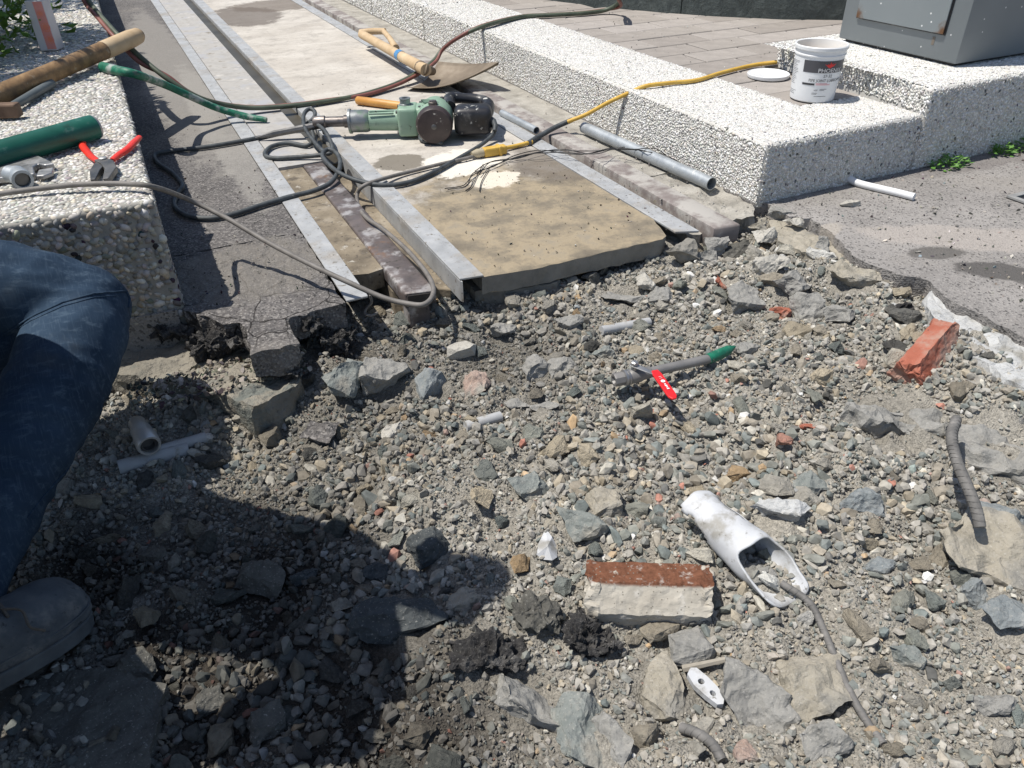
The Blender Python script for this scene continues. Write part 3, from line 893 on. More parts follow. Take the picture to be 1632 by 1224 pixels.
def m_rock(name, a, b, patch=None, dust=.5, bump=.7, bs=70, spec=.25, pscale=9):
    t = NT(name)
    c = t.ramp(t.noise(22, 7, .68), [(0.28, a), (0.72, b)])
    if patch: c = t.mix(t.step(t.noise(pscale, 5, .6), .52, .66), c, patch)
    c = t.mix(t.math('MULTIPLY', t.step(t.noise(60, 6, .7), .45, .75), dust), c, (.36, .34, .30))
    c = t.mix(t.math('MULTIPLY', t.step(t.noise(190, 3, .6), .58, .72), .45), c, (.07, .07, .065)); c = t.mix(t.math('MULTIPLY', t.step(t.noise(240, 3, .6), .60, .72), .4), c, (.55, .53, .48))
    b = t.bump(t.noise(bs, 8, .75), bump, .007); t.bump(t.voro(130), .35, .003, prev=b)
    return t.fin(c, .93, spec=spec)
MR = {
 'green': m_rock('greenstone', (.15, .168, .16), (.27, .285, .268), (.30, .285, .245), .45),
 'blue': m_rock('blue_grey_stone', (.165, .185, .19), (.28, .30, .305), None, .4),
 'grey': m_rock('grey_stone', (.20, .196, .182), (.34, .332, .31), None, .4),
 'tan': m_rock('tan_stone', (.27, .245, .195), (.41, .375, .31), (.24, .23, .205), .45),
 'pale': m_rock('pale_stone', (.36, .34, .30), (.52, .50, .45), None, .3),
 'brown': m_rock('brown_clod', (.115, .095, .075), (.2, .17, .135), None, .15),
 'dark': m_rock('dark_blue_grey_stone', (.045, .05, .052), (.085, .095, .098), None, .12),  # much darker version of the blue-grey stone
 'dgrey': m_rock('dark_grey_stone', (.07, .068, .06), (.13, .125, .11), None, .12),  # darkened grey; on the flat rock it carries the shade in its colour
 'black': m_rock('asphalt_lump', (.018, .017, .018), (.06, .057, .055), (.12, .115, .11), .12, 1.0, 160, .5, 25),
 'conc': M_CONC_RAW, 'cgrey': M_CONC_GR,
 'white': m_rock('white_lime', (.38, .385, .38), (.56, .565, .56), (.30, .29, .26), .45),
 'asph': M_ASPH_L,
 'pink': m_rock('pinkish_stone', (.30, .215, .175), (.43, .335, .285), (.30, .285, .25), .4),
 'red': m_rock('red_brick_piece', (.30, .095, .06), (.42, .155, .10), (.34, .2, .15), .25),
}
RT = Vector(CM[0]); RT.z = 0; RT.normalize()
FW = Vector((-RT.y, RT.x, 0))
OCC = []          # (x, y, r) of placed larger stones
NROCK = [100]
def rock(px, py, w, h, kind, label, name='stone', nv=16, tilt=0.0, yaw=0.0, sz=None, depth=None, lift=.25, amp=.05, cells=9, lump=0.0, cat='stone', group=None, z=None):
    NROCK[0] += 1
    g = gpt(px, py) if z is None else at(px, py, z)
    s = pxm(g)
    sx = w/s/2; sy = depth/s/2 if depth else h/s*.5; szz = sz/s/2 if sz else min(h/s*.42, sx*.8)
    c = at(px, py, g.z+szz*lift)
    bm = rock_bm(NROCK[0], nv, amp*1.9, (sx, sy, szz), cells=max(9, cells*1.25)/max(sx, sy), lump=lump)
    me = bpy.data.meshes.new(name); bm.to_mesh(me); bm.free()
    me.materials.append(MR[kind])
    o = bpy.data.objects.new(name, me); link(o)
    o.location = c
    o.rotation_euler = (tilt*.5, tilt, math.atan2(RT.y, RT.x)+yaw)
    OCC.append((c.x, c.y, max(sx, sy)*.85))
    return tag(o, label, cat, group)
def rock_bm_fix():
    pass
HERO = [
 (688, 614, 56, 74, 'blue', 'blue-grey block of stone standing upright below the rusty rail end', dict(nv=14)),
 (612, 602, 84, 62, 'grey', 'brownish grey rough lump left of the upright blue-grey stone', dict(nv=18)),
 (1030, 452, 34, 42, 'pale', 'pale angular stone wedged under the right part of the slab edge', {}),
 (984, 478, 96, 30, 'grey', 'flat grey shard lying on the gravel under the slab edge', dict(nv=10, sz=22)),
 (1183, 474, 56, 66, 'grey', 'large grey angular stone right of the red brick sliver', dict(nv=12)),
 (1050, 476, 46, 40, 'grey', 'grey stone between flat shard and red brick sliver', {}),
 (1262, 452, 66, 46, 'grey', 'grey wedge shaped stone on the pale rubble near the road edge', dict(nv=11)),
 (1288, 488, 52, 56, 'grey', 'rounded grey stone just below the wedge shaped stone', {}),
 (856, 592, 48, 46, 'grey', 'brown-grey lump left of its darker twin above the trench middle', {}),
 (898, 584, 48, 50, 'grey', 'dark grey lump left of the valve with the red lever', {}),
 (825, 646, 46, 22, 'grey', 'thin flat grey chip left of the other flat chip', dict(nv=9, sz=14)),
 (866, 648, 52, 24, 'grey', 'thin flat grey chip with a dark shaded side below it', dict(nv=9, sz=16)),
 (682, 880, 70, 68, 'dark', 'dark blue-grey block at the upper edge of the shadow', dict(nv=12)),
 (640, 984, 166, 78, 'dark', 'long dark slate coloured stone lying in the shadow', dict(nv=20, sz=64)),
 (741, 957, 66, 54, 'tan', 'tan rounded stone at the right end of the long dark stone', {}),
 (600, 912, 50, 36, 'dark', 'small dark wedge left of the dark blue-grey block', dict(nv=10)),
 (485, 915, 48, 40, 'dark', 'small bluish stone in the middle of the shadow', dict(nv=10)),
 (418, 922, 84, 62, 'dgrey', 'rounded brownish stone in the shadow right of the shoe', {}),
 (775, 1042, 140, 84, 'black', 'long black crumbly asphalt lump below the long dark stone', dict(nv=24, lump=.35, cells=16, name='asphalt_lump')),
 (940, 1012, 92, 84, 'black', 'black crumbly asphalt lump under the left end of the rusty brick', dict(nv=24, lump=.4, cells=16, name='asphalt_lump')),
 (856, 984, 84, 78, 'dgrey', 'dark grey porous lump left of the black asphalt lump', dict(nv=20, lump=.2, cells=13)),
 (845, 1118, 120, 108, 'grey', 'large grey stone at the bottom below the black asphalt lump', dict(nv=13)),
 (1101, 1032, 78, 66, 'grey', 'smooth five sided grey stone right below the rusty brick', dict(nv=13, amp=.025)),
 (1208, 1124, 116, 120, 'grey', 'large tan-grey boulder with a flat top at the bottom', dict(nv=13)),
 (1288, 1096, 112, 128, 'tan', 'pinkish tan boulder touching the grey flat topped boulder', dict(nv=14)),
 (1056, 1098, 66, 118, 'tan', 'upright tan stone left of the white perforated plastic piece', dict(nv=12)),
 (925, 1166, 96, 120, 'green', 'broad green-grey flat stone at the bottom edge', dict(nv=10, sz=50)),
 (975, 1180, 70, 100, 'grey', 'pale grey flat slab leaning beside the broad green-grey stone', dict(nv=9, sz=34)),
 (928, 838, 84, 66, 'green', 'green-grey angular stone above the white paper scrap', dict(nv=12)),
 (962, 802, 62, 72, 'tan', 'tan porous stone next to the green-grey angular stone', dict(nv=18)),
 (842, 780, 66, 58, 'green', 'green-grey stone with an ochre patch left of the tan porous stone', {}),
 (1240, 816, 86, 54, 'white', 'white topped stone behind the broken white pipe', dict(nv=14)),
 (1372, 800, 80, 54, 'blue', 'blue-grey wedge stone right of the white topped stone', dict(nv=12)),
 (1290, 778, 70, 50, 'green', 'green-grey stone above the white topped stone', dict(nv=12)),
 (1420, 690, 180, 96, 'grey', 'big cracked grey ledge stone below the red brick', dict(nv=20, cells=20, sz=80, lift=-.45, amp=.07)),
 (1590, 735, 170, 150, 'grey', 'big layered grey ledge rock behind the curved ribbed bar', dict(nv=20, cells=20, sz=90, lift=-.4, amp=.07)),
 (1612, 832, 110, 84, 'blue', 'blue-grey boulder at the right edge beside the concrete lump', dict(nv=12)),
 (1560, 946, 60, 46, 'blue', 'small blue-grey stone below the concrete lump with the bar', dict(nv=12)),
 (1612, 976, 110, 60, 'blue', 'flat blue-grey slab stone at the right edge', dict(nv=12, sz=34)),
 (215, 1056, 82, 52, 'dgrey', 'knobbly grey stone in front of the shoe on the flat rock', {}),
 (340, 1120, 50, 44, 'dgrey', 'small grey cobble low in the shadow left of centre', {}),
 (420, 1160, 70, 64, 'dgrey', 'grey cobble near the bottom edge of the shadow', {}),
 (508, 694, 66, 50, 'asph', 'square flat asphalt chip with a pale edge below the concrete ledge', dict(nv=9, sz=24, name='asphalt_chip')),
 (736, 557, 46, 34, 'pale', 'smooth oval cobble below the steel angle end', dict(nv=26, amp=.01)),
 (624, 690, 36, 36, 'pale', 'pale cream stone in the gravel below the brownish lump', {}),
 (760, 612, 42, 60, 'pink', 'pinkish stone right of the upright blue-grey stone', dict(nv=14)),
 (505, 516, 74, 66, 'black', 'black crumbly asphalt lump under the end of the steel strip', dict(nv=24, lump=.4, cells=15, z=-.07, name='asphalt_lump')),
 (345, 545, 110, 62, 'black', 'black crumbly asphalt lump under the broken asphalt by the planter', dict(nv=24, lump=.4, cells=16, z=-.075, name='asphalt_lump')),
 (272, 522, 84, 60, 'black', 'black crumbly asphalt lump at the foot of the planter corner', dict(nv=24, lump=.4, cells=14, z=-.07, name='asphalt_lump')),
 (545, 600, 60, 70, 'green', 'mossy grey-green stone beside the concrete ledge', dict(nv=14, lift=.9)),
 (400, 650, 80, 50, 'tan', 'tan angular stone leaning below the concrete ledge', dict(nv=12, lift=.5)),
 (1440, 492, 40, 30, 'black', 'small black asphalt clump beside the red brick', dict(nv=22, lump=.3, name='asphalt_lump')),
 (1360, 440, 90, 42, 'tan', 'flat yellowish stone under the road edge', dict(nv=12, sz=30)),
 (1432, 490, 22, 30, 'white', 'small white curved shard near the road edge', dict(nv=8, sz=8)),
 (1190, 1196, 50, 50, 'pink', 'small pink and white stone near the bottom edge', dict(nv=12)),
 (1278, 300, 26, 32, 'blue', 'small pale grey stone at the foot of the kerb front', dict(nv=9)),
 (1150, 452, 22, 36, 'red', 'thin red brick sliver standing in the rubble under the right rail', dict(nv=8, name='brick_sliver')),
 (1242, 500, 34, 34, 'red', 'pink brick crumb left of the rounded grey stone', dict(nv=12, name='brick_crumb')),
 (1290, 680, 40, 26, 'red', 'red brick chip beneath a grey stone in the trench middle', dict(nv=9, name='brick_crumb')),
 (540, 545, 60, 50, 'black', 'black crumbly asphalt lump between steel strip end and upright stone', dict(nv=24, lump=.4, cells=14, z=-.11, name='asphalt_lump')),
 (445, 590, 70, 40, 'black', 'thin black asphalt lump under the protruding asphalt block', dict(nv=24, lump=.35, cells=14, z=-.09, name='asphalt_lump')),
 (1244, 340, 46, 26, 'grey', 'flat grey chip at the broken corner of road and kerb', dict(nv=10, z=-.012)),
 (1270, 356, 44, 24, 'pale', 'pale flat chip beside the broken road corner', dict(nv=10, z=-.02)),
 (1208, 360, 30, 34, 'tan', 'rusty brown chip at the end of the dusty rail', dict(nv=9, z=-.02)),
 (1354, 326, 34, 18, 'pale', 'pale flat stone on the road below the white tube', dict(nv=9, z=.0)),
 (1312, 388, 26, 22, 'grey', 'small dark wedge stone on the cracked road edge', dict(nv=8, z=-.005)),
 (1225, 425, 60, 40, 'pale', 'pale broken stone in the white rubble below the dusty rail', dict(nv=12)),
 (1120, 415, 50, 44, 'grey', 'grey block under the end of the right steel strip', dict(nv=11)),
 (1085, 400, 60, 40, 'cgrey', 'grey concrete shard tucked under the right steel strip end', dict(nv=10, z=-.05)),
 (1340, 505, 50, 44, 'grey', 'grey stone left of the small black asphalt clump', dict(nv=12)),
 (1190, 560, 40, 34, 'grey', 'grey stone above the green pipe tip', dict(nv=11)),
 (800, 525, 46, 36, 'grey', 'dark angular stone below the steel angle', dict(nv=11)),
 (905, 515, 54, 30, 'grey', 'flat tilted grey stone above the lumps left of the valve', dict(nv=9)),
 (960, 560, 40, 34, 'green', 'green-grey stone right above the valve end', dict(nv=11)),
 (1320, 1180, 90, 60, 'grey', 'pale grey slab stone under the end of the thin bar', dict(nv=12)),
 (1400, 905, 60, 40, 'blue', 'blue-grey stone in the fine gravel right of the broken pipe', dict(nv=12)),
 (1445, 1050, 56, 40, 'green', 'green-grey flat stone in the lower right gravel', dict(nv=11)),
 (1580, 1120, 70, 44, 'grey', 'grey flat stone in the lower right corner gravel', dict(nv=11)),
 (1172, 398, 44, 40, 'dgrey', 'dark stone under the dusty rail end', dict(nv=11, z=-.06)),
 (1140, 392, 40, 34, 'grey', 'grey stone leaning on the dusty rail end', dict(nv=10, z=-.05)),
 (1222, 372, 44, 30, 'pale', 'pale chip below the kerb corner', dict(nv=10, z=-.03)),
 (876, 838, 22, 22, 'tan', 'ochre pebble just above the white paper scrap', {}),
]
for (px, py, w, h, kd, lb, kw) in HERO:
    if py < 320:
        z = 0.0; p = at(px, py, 0)
        NROCK[0] += 1; s = pxm(p)
        bm = rock_bm(NROCK[0], 10, .08, (w/s/2, h/s/2*.8, h/s/2*.7), cells=9/(w/s/2))
        me = bpy.data.meshes.new('stone'); bm.to_mesh(me); bm.free(); me.materials.append(MR[kd])
        o = link(bpy.data.objects.new('stone', me)); o.location = p+Vector((0, 0, h/s/2*.55)); tag(o, lb, 'stone')
    else:
        cat = 'asphalt' if kw.get('name', '').startswith('asphalt') else ('brick' if kw.get('name', '').startswith('brick') else 'stone')
        rock(px, py, w, h, kd, lb, cat=cat, **kw)
# the flat rock the man's foot stands by
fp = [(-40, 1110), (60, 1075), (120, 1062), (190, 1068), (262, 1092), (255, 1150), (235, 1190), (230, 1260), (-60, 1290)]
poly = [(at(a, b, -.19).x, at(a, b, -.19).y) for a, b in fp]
o = rough_block(poly, -.26, -.192, 'flat_rock', MR['dgrey'], cuts=6, amp=.010, seed=9); tag(o, 'broad flat rock at the bottom left in front of the shoe', 'stone')  # stone colour darkened for the shadow lying over this rock
# white lime concrete band below the road edge
wp = [(1490, 474), (1515, 492), (1552, 512), (1600, 536), (1650, 560), (1660, 650), (1600, 622), (1556, 590), (1520, 560), (1480, 520), (1470, 490)]
poly = [(at(a, b, -.05).x, at(a, b, -.05).y) for a, b in wp]
o = rough_block(poly, -.16, -.024, 'lime_concrete_band', MR['white'], cuts=5, amp=.014, seed=12); tag(o, 'white crumbling lime concrete band below the road edge', kind='structure')
wp = [(1225, 352), (1262, 356), (1300, 372), (1345, 400), (1372, 428), (1330, 425), (1290, 408), (1240, 385)]
poly = [(at(a, b, -.03).x, at(a, b, -.03).y) for a, b in wp]
o = rough_block(poly, -.14, -.03, 'tan_concrete_band', MR['tan'], cuts=5, amp=.012, seed=13); tag(o, 'tan crumbling concrete below the road edge at the kerb corner', kind='structure')

# gravel population
X0, X1, Y0, Y1 = -1.25, 1.9, -.25, 2.04
def visible(x, y, z, m):
    P = np.stack([x, y, z], 1)-CPOS
    c = P @ CM.T
    u = 816+FPX*c[:, 0]/c[:, 2]; v = 612+FPX*c[:, 1]/c[:, 2]
    return (c[:, 2] > .1) & (u > -m) & (u < 1632+m) & (v < 1224+m)
def sample(n, m):
    x = rng.uniform(X0, X1, n); y = rng.uniform(Y0, Y1, n)
    k = visible(x, y, np.full(n, -.17), m)
    return x[k], y[k]
for (a_, b_, r_) in ((1510, 500, .05), (1545, 530, .055), (1590, 565, .06), (1630, 600, .06), (1570, 600, .03), (1260, 368, .045), (1310, 390, .045), (1340, 412, .04)):
    q_ = at(a_, b_, -.05); OCC.append((q_.x, q_.y, r_))
occ = np.array(OCC)
def free(x, y, keep=.12, f=1.0):
    d = np.ones(len(x), bool)
    for (a, b, r) in occ:
        d &= ((x-a)**2+(y-b)**2) > (r*f)**2
    return d | (rng.random(len(x)) < keep)
wc = at(1235, 410, -.05); cb = at(1480, 1000, -.14); yc_ = at(420, 780, -.2)
GC = np.array([(.225, .235, .208), (.175, .20, .192), (.43, .37, .275), (.57, .54, .465), (.31, .275, .22), (.10, .10, .095), (.42, .19, .14), (.47, .33, .19), (.68, .67, .64), (.37, .35, .31)])
def gcol(x, y, dusty=.35):
    n = len(x)
    w = np.tile(np.array([4, 3.0, 2.2, 1.1, 3.4, 1.4, .28, .26, .25, 3.6]), (n, 1))
    ww = np.exp(-((x-wc.x)**2+(y-wc.y)**2)/.03); wb = np.exp(-((x-cb.x)**2+(y-cb.y)**2)/.16); wt = np.exp(-((x-yc_.x)**2+(y-yc_.y)**2)/.06)
    w[:, 3] += 9*ww; w[:, 8] += 6*ww; w[:, 1] += 3*wb; w[:, 0] += 2*wb; w[:, 2] += 4*wt; w[:, 3] += 2*wt
    cw = np.cumsum(w/w.sum(1)[:, None], 1)
    k = (rng.random(n)[:, None] > cw).sum(1).clip(0, len(GC)-1)
    c = GC[k]*(1+.16*rng.normal(size=(n, 1)))
    dd = rng.random((n, 1))*dusty*2
    c = c*(1-dd)+np.array([[.375, .355, .315]])*dd
    c = c*dirt(x, y)[:, None]
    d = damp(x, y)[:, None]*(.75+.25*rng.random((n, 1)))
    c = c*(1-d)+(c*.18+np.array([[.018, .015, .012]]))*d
    return np.clip(c, .012, .75)
# (a) 250 single stones, each its own object with shared prototype meshes
M_SOLO = None
t = NT('loose_stone'); oi = t.n('ShaderNodeObjectInfo')
c = t.mix(1.0, oi.outputs['Color'], t.ramp(t.noise(1.6, 6, .68), [(0.28, (.62, .62, .62)), (0.72, (1.25, 1.24, 1.2))]), 'MULTIPLY')
c = t.mix(t.math('MULTIPLY', t.step(t.noise(4, 6, .7), .45, .72), .25), c, (.27, .255, .22))
t.bump(t.noise(5, 6, .7), .6, .06); M_SOLO = t.fin(c, .93, spec=.25)
solo_me = []
for k in range(22):
    bm = rock_bm(500+k, 11+k % 8, .10, (1, .8, .62), cells=5)
    me = bpy.data.meshes.new('stone'); bm.to_mesh(me); bm.free(); me.materials.append(M_SOLO); solo_me.append(me)
x, y = sample(7200, 60)
k = free(x, y, 0.0, 1.15); x, y = x[k], y[k]
got = []
for a, b in zip(x, y):
    if len(got) >= 290: break
    s = (.0155+.019*random.random()**1.7)*(1.1 if b > 1.15 else .95)
    if all((a-p[0])**2+(b-p[1])**2 > (s+p[2])**2*.9 for p in got):
        got.append((a, b, s))
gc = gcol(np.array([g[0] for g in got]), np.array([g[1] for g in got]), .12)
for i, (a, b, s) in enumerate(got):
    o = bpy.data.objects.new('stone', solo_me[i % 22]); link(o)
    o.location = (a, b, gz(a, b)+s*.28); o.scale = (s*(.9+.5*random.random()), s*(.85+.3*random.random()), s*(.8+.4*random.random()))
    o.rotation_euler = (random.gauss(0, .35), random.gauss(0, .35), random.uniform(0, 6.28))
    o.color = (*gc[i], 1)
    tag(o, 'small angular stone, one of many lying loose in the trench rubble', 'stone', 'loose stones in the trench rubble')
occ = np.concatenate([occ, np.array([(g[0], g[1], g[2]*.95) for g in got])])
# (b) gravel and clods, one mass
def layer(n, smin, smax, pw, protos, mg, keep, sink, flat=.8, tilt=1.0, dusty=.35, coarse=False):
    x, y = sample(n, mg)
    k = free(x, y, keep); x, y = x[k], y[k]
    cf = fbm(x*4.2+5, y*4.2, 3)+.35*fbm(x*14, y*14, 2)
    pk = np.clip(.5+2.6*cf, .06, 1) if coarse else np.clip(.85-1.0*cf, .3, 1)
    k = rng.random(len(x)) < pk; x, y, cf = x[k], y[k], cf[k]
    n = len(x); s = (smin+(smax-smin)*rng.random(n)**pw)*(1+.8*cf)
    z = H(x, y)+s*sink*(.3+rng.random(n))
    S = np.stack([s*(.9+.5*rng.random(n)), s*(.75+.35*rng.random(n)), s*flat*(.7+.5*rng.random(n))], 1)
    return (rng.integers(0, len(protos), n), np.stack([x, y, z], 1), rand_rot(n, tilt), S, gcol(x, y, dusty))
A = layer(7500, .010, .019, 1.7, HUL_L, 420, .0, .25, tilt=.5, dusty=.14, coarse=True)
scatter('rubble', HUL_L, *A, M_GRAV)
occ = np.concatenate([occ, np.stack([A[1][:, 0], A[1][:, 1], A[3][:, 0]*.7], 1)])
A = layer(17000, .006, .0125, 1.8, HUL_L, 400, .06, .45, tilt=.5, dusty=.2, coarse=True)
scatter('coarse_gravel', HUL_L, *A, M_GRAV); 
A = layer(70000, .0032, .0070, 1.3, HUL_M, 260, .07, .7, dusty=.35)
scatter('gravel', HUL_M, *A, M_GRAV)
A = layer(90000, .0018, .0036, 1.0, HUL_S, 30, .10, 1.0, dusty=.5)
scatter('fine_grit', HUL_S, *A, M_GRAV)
A = layer(42000, .0035, .011, 2.4, CRUMB, 250, .08, .7, dusty=.7)
scatter('soil_clods', CRUMB, *A, M_GRAV)
for nm, lb, ct in (('rubble', 'broken stones strewn through the trench rubble', 'rubble'), ('coarse_gravel', 'coarse angular gravel covering the trench bed', 'gravel'), ('gravel', 'crushed grey gravel covering the trench bed', 'gravel'), ('fine_grit', 'fine grit between the gravel of the trench', 'grit'), ('soil_clods', 'crumbly soil clods mixed into the trench rubble', 'soil')):
    tag(bpy.data.objects[nm], lb, ct, kind='stuff')
# (c) loose grit thrown on the slab, asphalt strip and road
def grit(name, label, n, box, z, smin, smax, cols, w, dens=None):
    x = rng.uniform(box[0], box[1], n); y = rng.uniform(box[2], box[3], n)
    if dens is not None:
        k = rng.random(n) < dens(x, y); x, y = x[k], y[k]
    n = len(x); s = smin+(smax-smin)*rng.random(n)**3
    S = np.stack([s*(.9+.4*rng.random(n)), s*(.8+.3*rng.random(n)), s*.7], 1)
    o = scatter(name, HUL_S, rng.integers(0, len(HUL_S), n), np.stack([x, y, z+s*.35], 1), rand_rot(n, .6), S, palette(n, cols, w), M_GRAV)
    return tag(o, label, 'grit', kind='stuff')
grit('loose_grit', 'crumbs of grit scattered over the concrete slab', 1500, (.79, 1.44, 1.86, 4.5), 0, .0015, .006, [(.07, .06, .05), (.25, .22, .18), (.5, .47, .42)], [5, 3, 1.5], lambda x, y: np.exp(-(y-1.85)/.9))
grit('loose_grit', 'black crumbs scattered over the asphalt strip by the planter', 1300, (.0, .45, 2.0, 4.2), 0, .0015, .006, [(.03, .03, .03), (.2, .18, .16), (.4, .37, .33)], [4, 3, 1], lambda x, y: np.exp(-(y-2.0)/.8))
q_ = at(370, 612, -.1)
grit('loose_grit', 'stones and crumbs fallen on the concrete ledge under the asphalt', 900, (q_.x-.24, q_.x+.20, q_.y-.03, q_.y+.12), -.098, .003, .014, [(.07, .065, .06), (.26, .24, .2), (.42, .38, .32)], [3, 4, 2])
grit('loose_grit', 'pale and dark crumbs scattered over the road surface', 4200, (1.95, 3.9, .3, 1.86), 0, .0016, .009, [(.09, .085, .08), (.32, .29, .26), (.5, .47, .43), (.2, .24, .25)], [4, 4, 2, .6], lambda x, y: .25+.75*np.exp(-(x-1.95)/.5))
grit('loose_grit', 'mortar crumbs lying on the cement strip and rusty rail', 900, (1.46, 1.82, 1.86, 3.6), 0, .002, .008, [(.4, .38, .34), (.25, .235, .21), (.12, .11, .1)], [4, 3, 1], lambda x, y: np.exp(-(y-1.85)/.7))
grit('loose_grit', 'tiny dark flecks lying on the taupe pavers', 220, (2.27, 3.2, 2.2, 4.6), KZ, .0015, .006, [(.05, .05, .05), (.5, .48, .44)], [3, 2])
# ------------------------------------------------------------------ object materials
M_GALV = m_steel('galvanised_pipe', (.33, .355, .375), (.47, .50, .52), .5, .5, [((.58, .58, .57), 30, .62, .7), ((.2, .17, .14), 22, .66, .74)])
M_STEEL = m_steel('worn_steel', (.30, .30, .30), (.46, .455, .45), .8, .42)
M_STEEL_D = m_steel('dark_steel', (.10, .10, .10), (.19, .185, .18), .7, .45)
M_DULL = m_steel('dull_grey_pipe', (.17, .165, .16), (.27, .26, .25), .35, .55, [((.45, .43, .39), 60, .66, .72)])
M_BLACKP = simple('black_plastic', [(0.3, (.012, .012, .014)), (0.7, (.035, .035, .04))], 20, .38, bump=.2, bscale=140, wear=[((.55, .54, .50), 36, .60, .66), ((.12, .115, .11), 12, .55, .7)])
M_CORD = simple('black_rubber_cord', [(0.3, (.028, .033, .037)), (0.7, (.085, .095, .10))], 30, .6, bump=.3, bscale=120, wear=[((.25, .24, .22), 25, .66, .76)])
M_CORDG = simple('grey_cable', [(0.3, (.12, .11, .10)), (0.7, (.21, .195, .18))], 25, .65, bump=.2, bscale=120)
M_YEL = simple('yellow_cord', [(0.3, (.52, .31, .045)), (0.7, (.66, .43, .09))], 20, .5, bump=.15, wear=[((.3, .22, .1), 25, .64, .74)])
M_HOSEG = simple('green_hose', [(0.3, (.05, .065, .045)), (0.7, (.105, .125, .085))], 15, .55, bump=.2)
M_HOSER = simple('red_hose', [(0.3, (.15, .055, .045)), (0.7, (.26, .10, .08))], 15, .55, bump=.2)
M_WOOD = simple('pale_wood', [(0.3, (.44, .31, .175)), (0.6, (.56, .42, .26)), (0.8, (.64, .51, .34))], 9, .7, bump=.3, bscale=60, stretch=(1, 1, 1), wear=[((.25, .17, .1), 14, .64, .76)])
M_WOODD = simple('weathered_wood', [(0.3, (.13, .075, .032)), (0.55, (.24, .145, .065)), (0.8, (.36, .23, .115))], 9, .62, bump=.3, bscale=50, stretch=(4, 1, 3), wear=[((.10, .062, .035), 9, .5, .66), ((.30, .235, .16), 25, .6, .7)])
M_WOODY = simple('varnished_wood', [(0.3, (.48, .23, .055)), (0.7, (.62, .34, .10))], 10, .45, bump=.1)
M_GREENP = simple('green_coated_pipe', [(0.3, (.006, .075, .052)), (0.7, (.012, .115, .08))], 12, .42, bump=.15, wear=[((.10, .19, .16), 24, .58, .72), ((.01, .04, .03), 9, .55, .7)])
M_GREENT = simple('torn_green_coating', [(0.3, (.004, .085, .05)), (0.7, (.012, .19, .11))], 40, .55, bump=.6, bscale=120, wear=[((.33, .37, .34), 14, .47, .62), ((.10, .11, .10), 30, .6, .7)])
M_REDGRIP = simple('red_grip', [(0.3, (.62, .022, .012)), (0.7, (.74, .045, .025))], 14, .4, bump=.1, wear=[((.32, .02, .015), 30, .66, .76)])
M_REDLEV = simple('red_lever', [(0.3, (.62, .012, .016)), (0.7, (.72, .022, .025))], 14, .35, bump=.1)
M_WHITEP = simple('white_plastic', [(0.3, (.66, .67, .68)), (0.7, (.76, .77, .78))], 9, .42, bump=.05)
M_PVC = simple('white_pipe', [(0.3, (.44, .45, .465)), (0.7, (.58, .59, .605))], 14, .7, bump=.4, bscale=70, wear=[((.30, .29, .265), 16, .48, .68), ((.2, .19, .17), 60, .6, .7)])
M_PVCG = simple('grey_conduit', [(0.3, (.34, .345, .35)), (0.7, (.46, .46, .455))], 12, .6, bump=.2, wear=[((.28, .26, .22), 20, .5, .66)])
M_INK = simple('label_black', [(0.3, (.03, .03, .035)), (0.7, (.04, .04, .045))], 9, .5, bump=0)
M_INKR = simple('label_red', [(0.3, (.65, .03, .03)), (0.7, (.7, .04, .04))], 9, .5, bump=0)
M_INKP = simple('label_pink', [(0.3, (.72, .32, .34)), (0.7, (.74, .36, .37))], 9, .5, bump=0)
M_INKW = simple('print_white', [(0.3, (.72, .72, .72)), (0.7, (.76, .76, .76))], 9, .5, bump=0)
M_RUSTB = simple('rusty_bar', [(0.3, (.10, .097, .093)), (0.6, (.19, .182, .172)), (0.8, (.30, .285, .265))], 30, .75, .2, bump=.4, bscale=200)

def tube_thing(name, label, cat, pts, r, mat, n=10, seg=6, group=None, smooth=60, **kw):
    mb = MB().tube(catmull(pts, seg), r, n, **kw)
    return tag(build(mb, name, mat, smooth=smooth), label, cat, group)

# ------------------------------------------------------------------ grey cabinet
CZ = SZ+.012
cab = thing('cabinet', 'grey painted steel cabinet with rusty door corners on the pebble plinth', 'cabinet', (2.875, 2.062, SZ))
t = NT('grey_paint'); c = t.ramp(t.noise(3, 5, .5), [(0.3, (.165, .185, .195)), (0.7, (.20, .222, .232))])
c = t.mix(t.step(t.voro(24), .085, .06), c, (.72, .72, .72)); t.bump(t.noise(60, 3, .5), .05, .001)
M_CAB = t.fin(c, .42, .0, .5)
dl = [t_ for t_ in (Vector(CPOS+ray(1366, 29)*(2.875/ray(1366, 29)[0])), Vector(CPOS+ray(1507, 56)*(2.875/ray(1507, 56)[0])))]
dz = (dl[0].z+dl[1].z)/2; dy0, dy1 = dl[1].y, dl[0].y
mb = MB().prism([(2.875, 2.062), (3.62, 2.062), (3.62, 2.655), (2.875, 2.655)], CZ, 1.42)
build(mb, 'body', M_CAB, cab, bevel=.006, smooth=30)
mb = MB().prism([(2.895, 2.085), (3.6, 2.085), (3.6, 2.63), (2.895, 2.63)], SZ-.002, CZ-.0005)
build(mb, 'base_frame', M_BLACKP, cab)
t = NT('grey_door_paint'); c = t.ramp(t.noise(3, 5, .5), [(0.3, (.185, .21, .22)), (0.7, (.225, .248, .258))])
c = t.mix(t.step(t.voro(22), .085, .06), c, (.72, .72, .72))
def near_corner(y, z, r):
    q = t.n('ShaderNodeVectorMath', operation='DISTANCE'); t.l(t.co, q.inputs[0]); q.inputs[1].default_value = (0, y, z)
    return t.step(t.math('ADD', q.outputs['Value'], t.math('MULTIPLY', t.math('SUBTRACT', t.noise(30, 5, .6), .5), r*1.4)), r, r*.3)
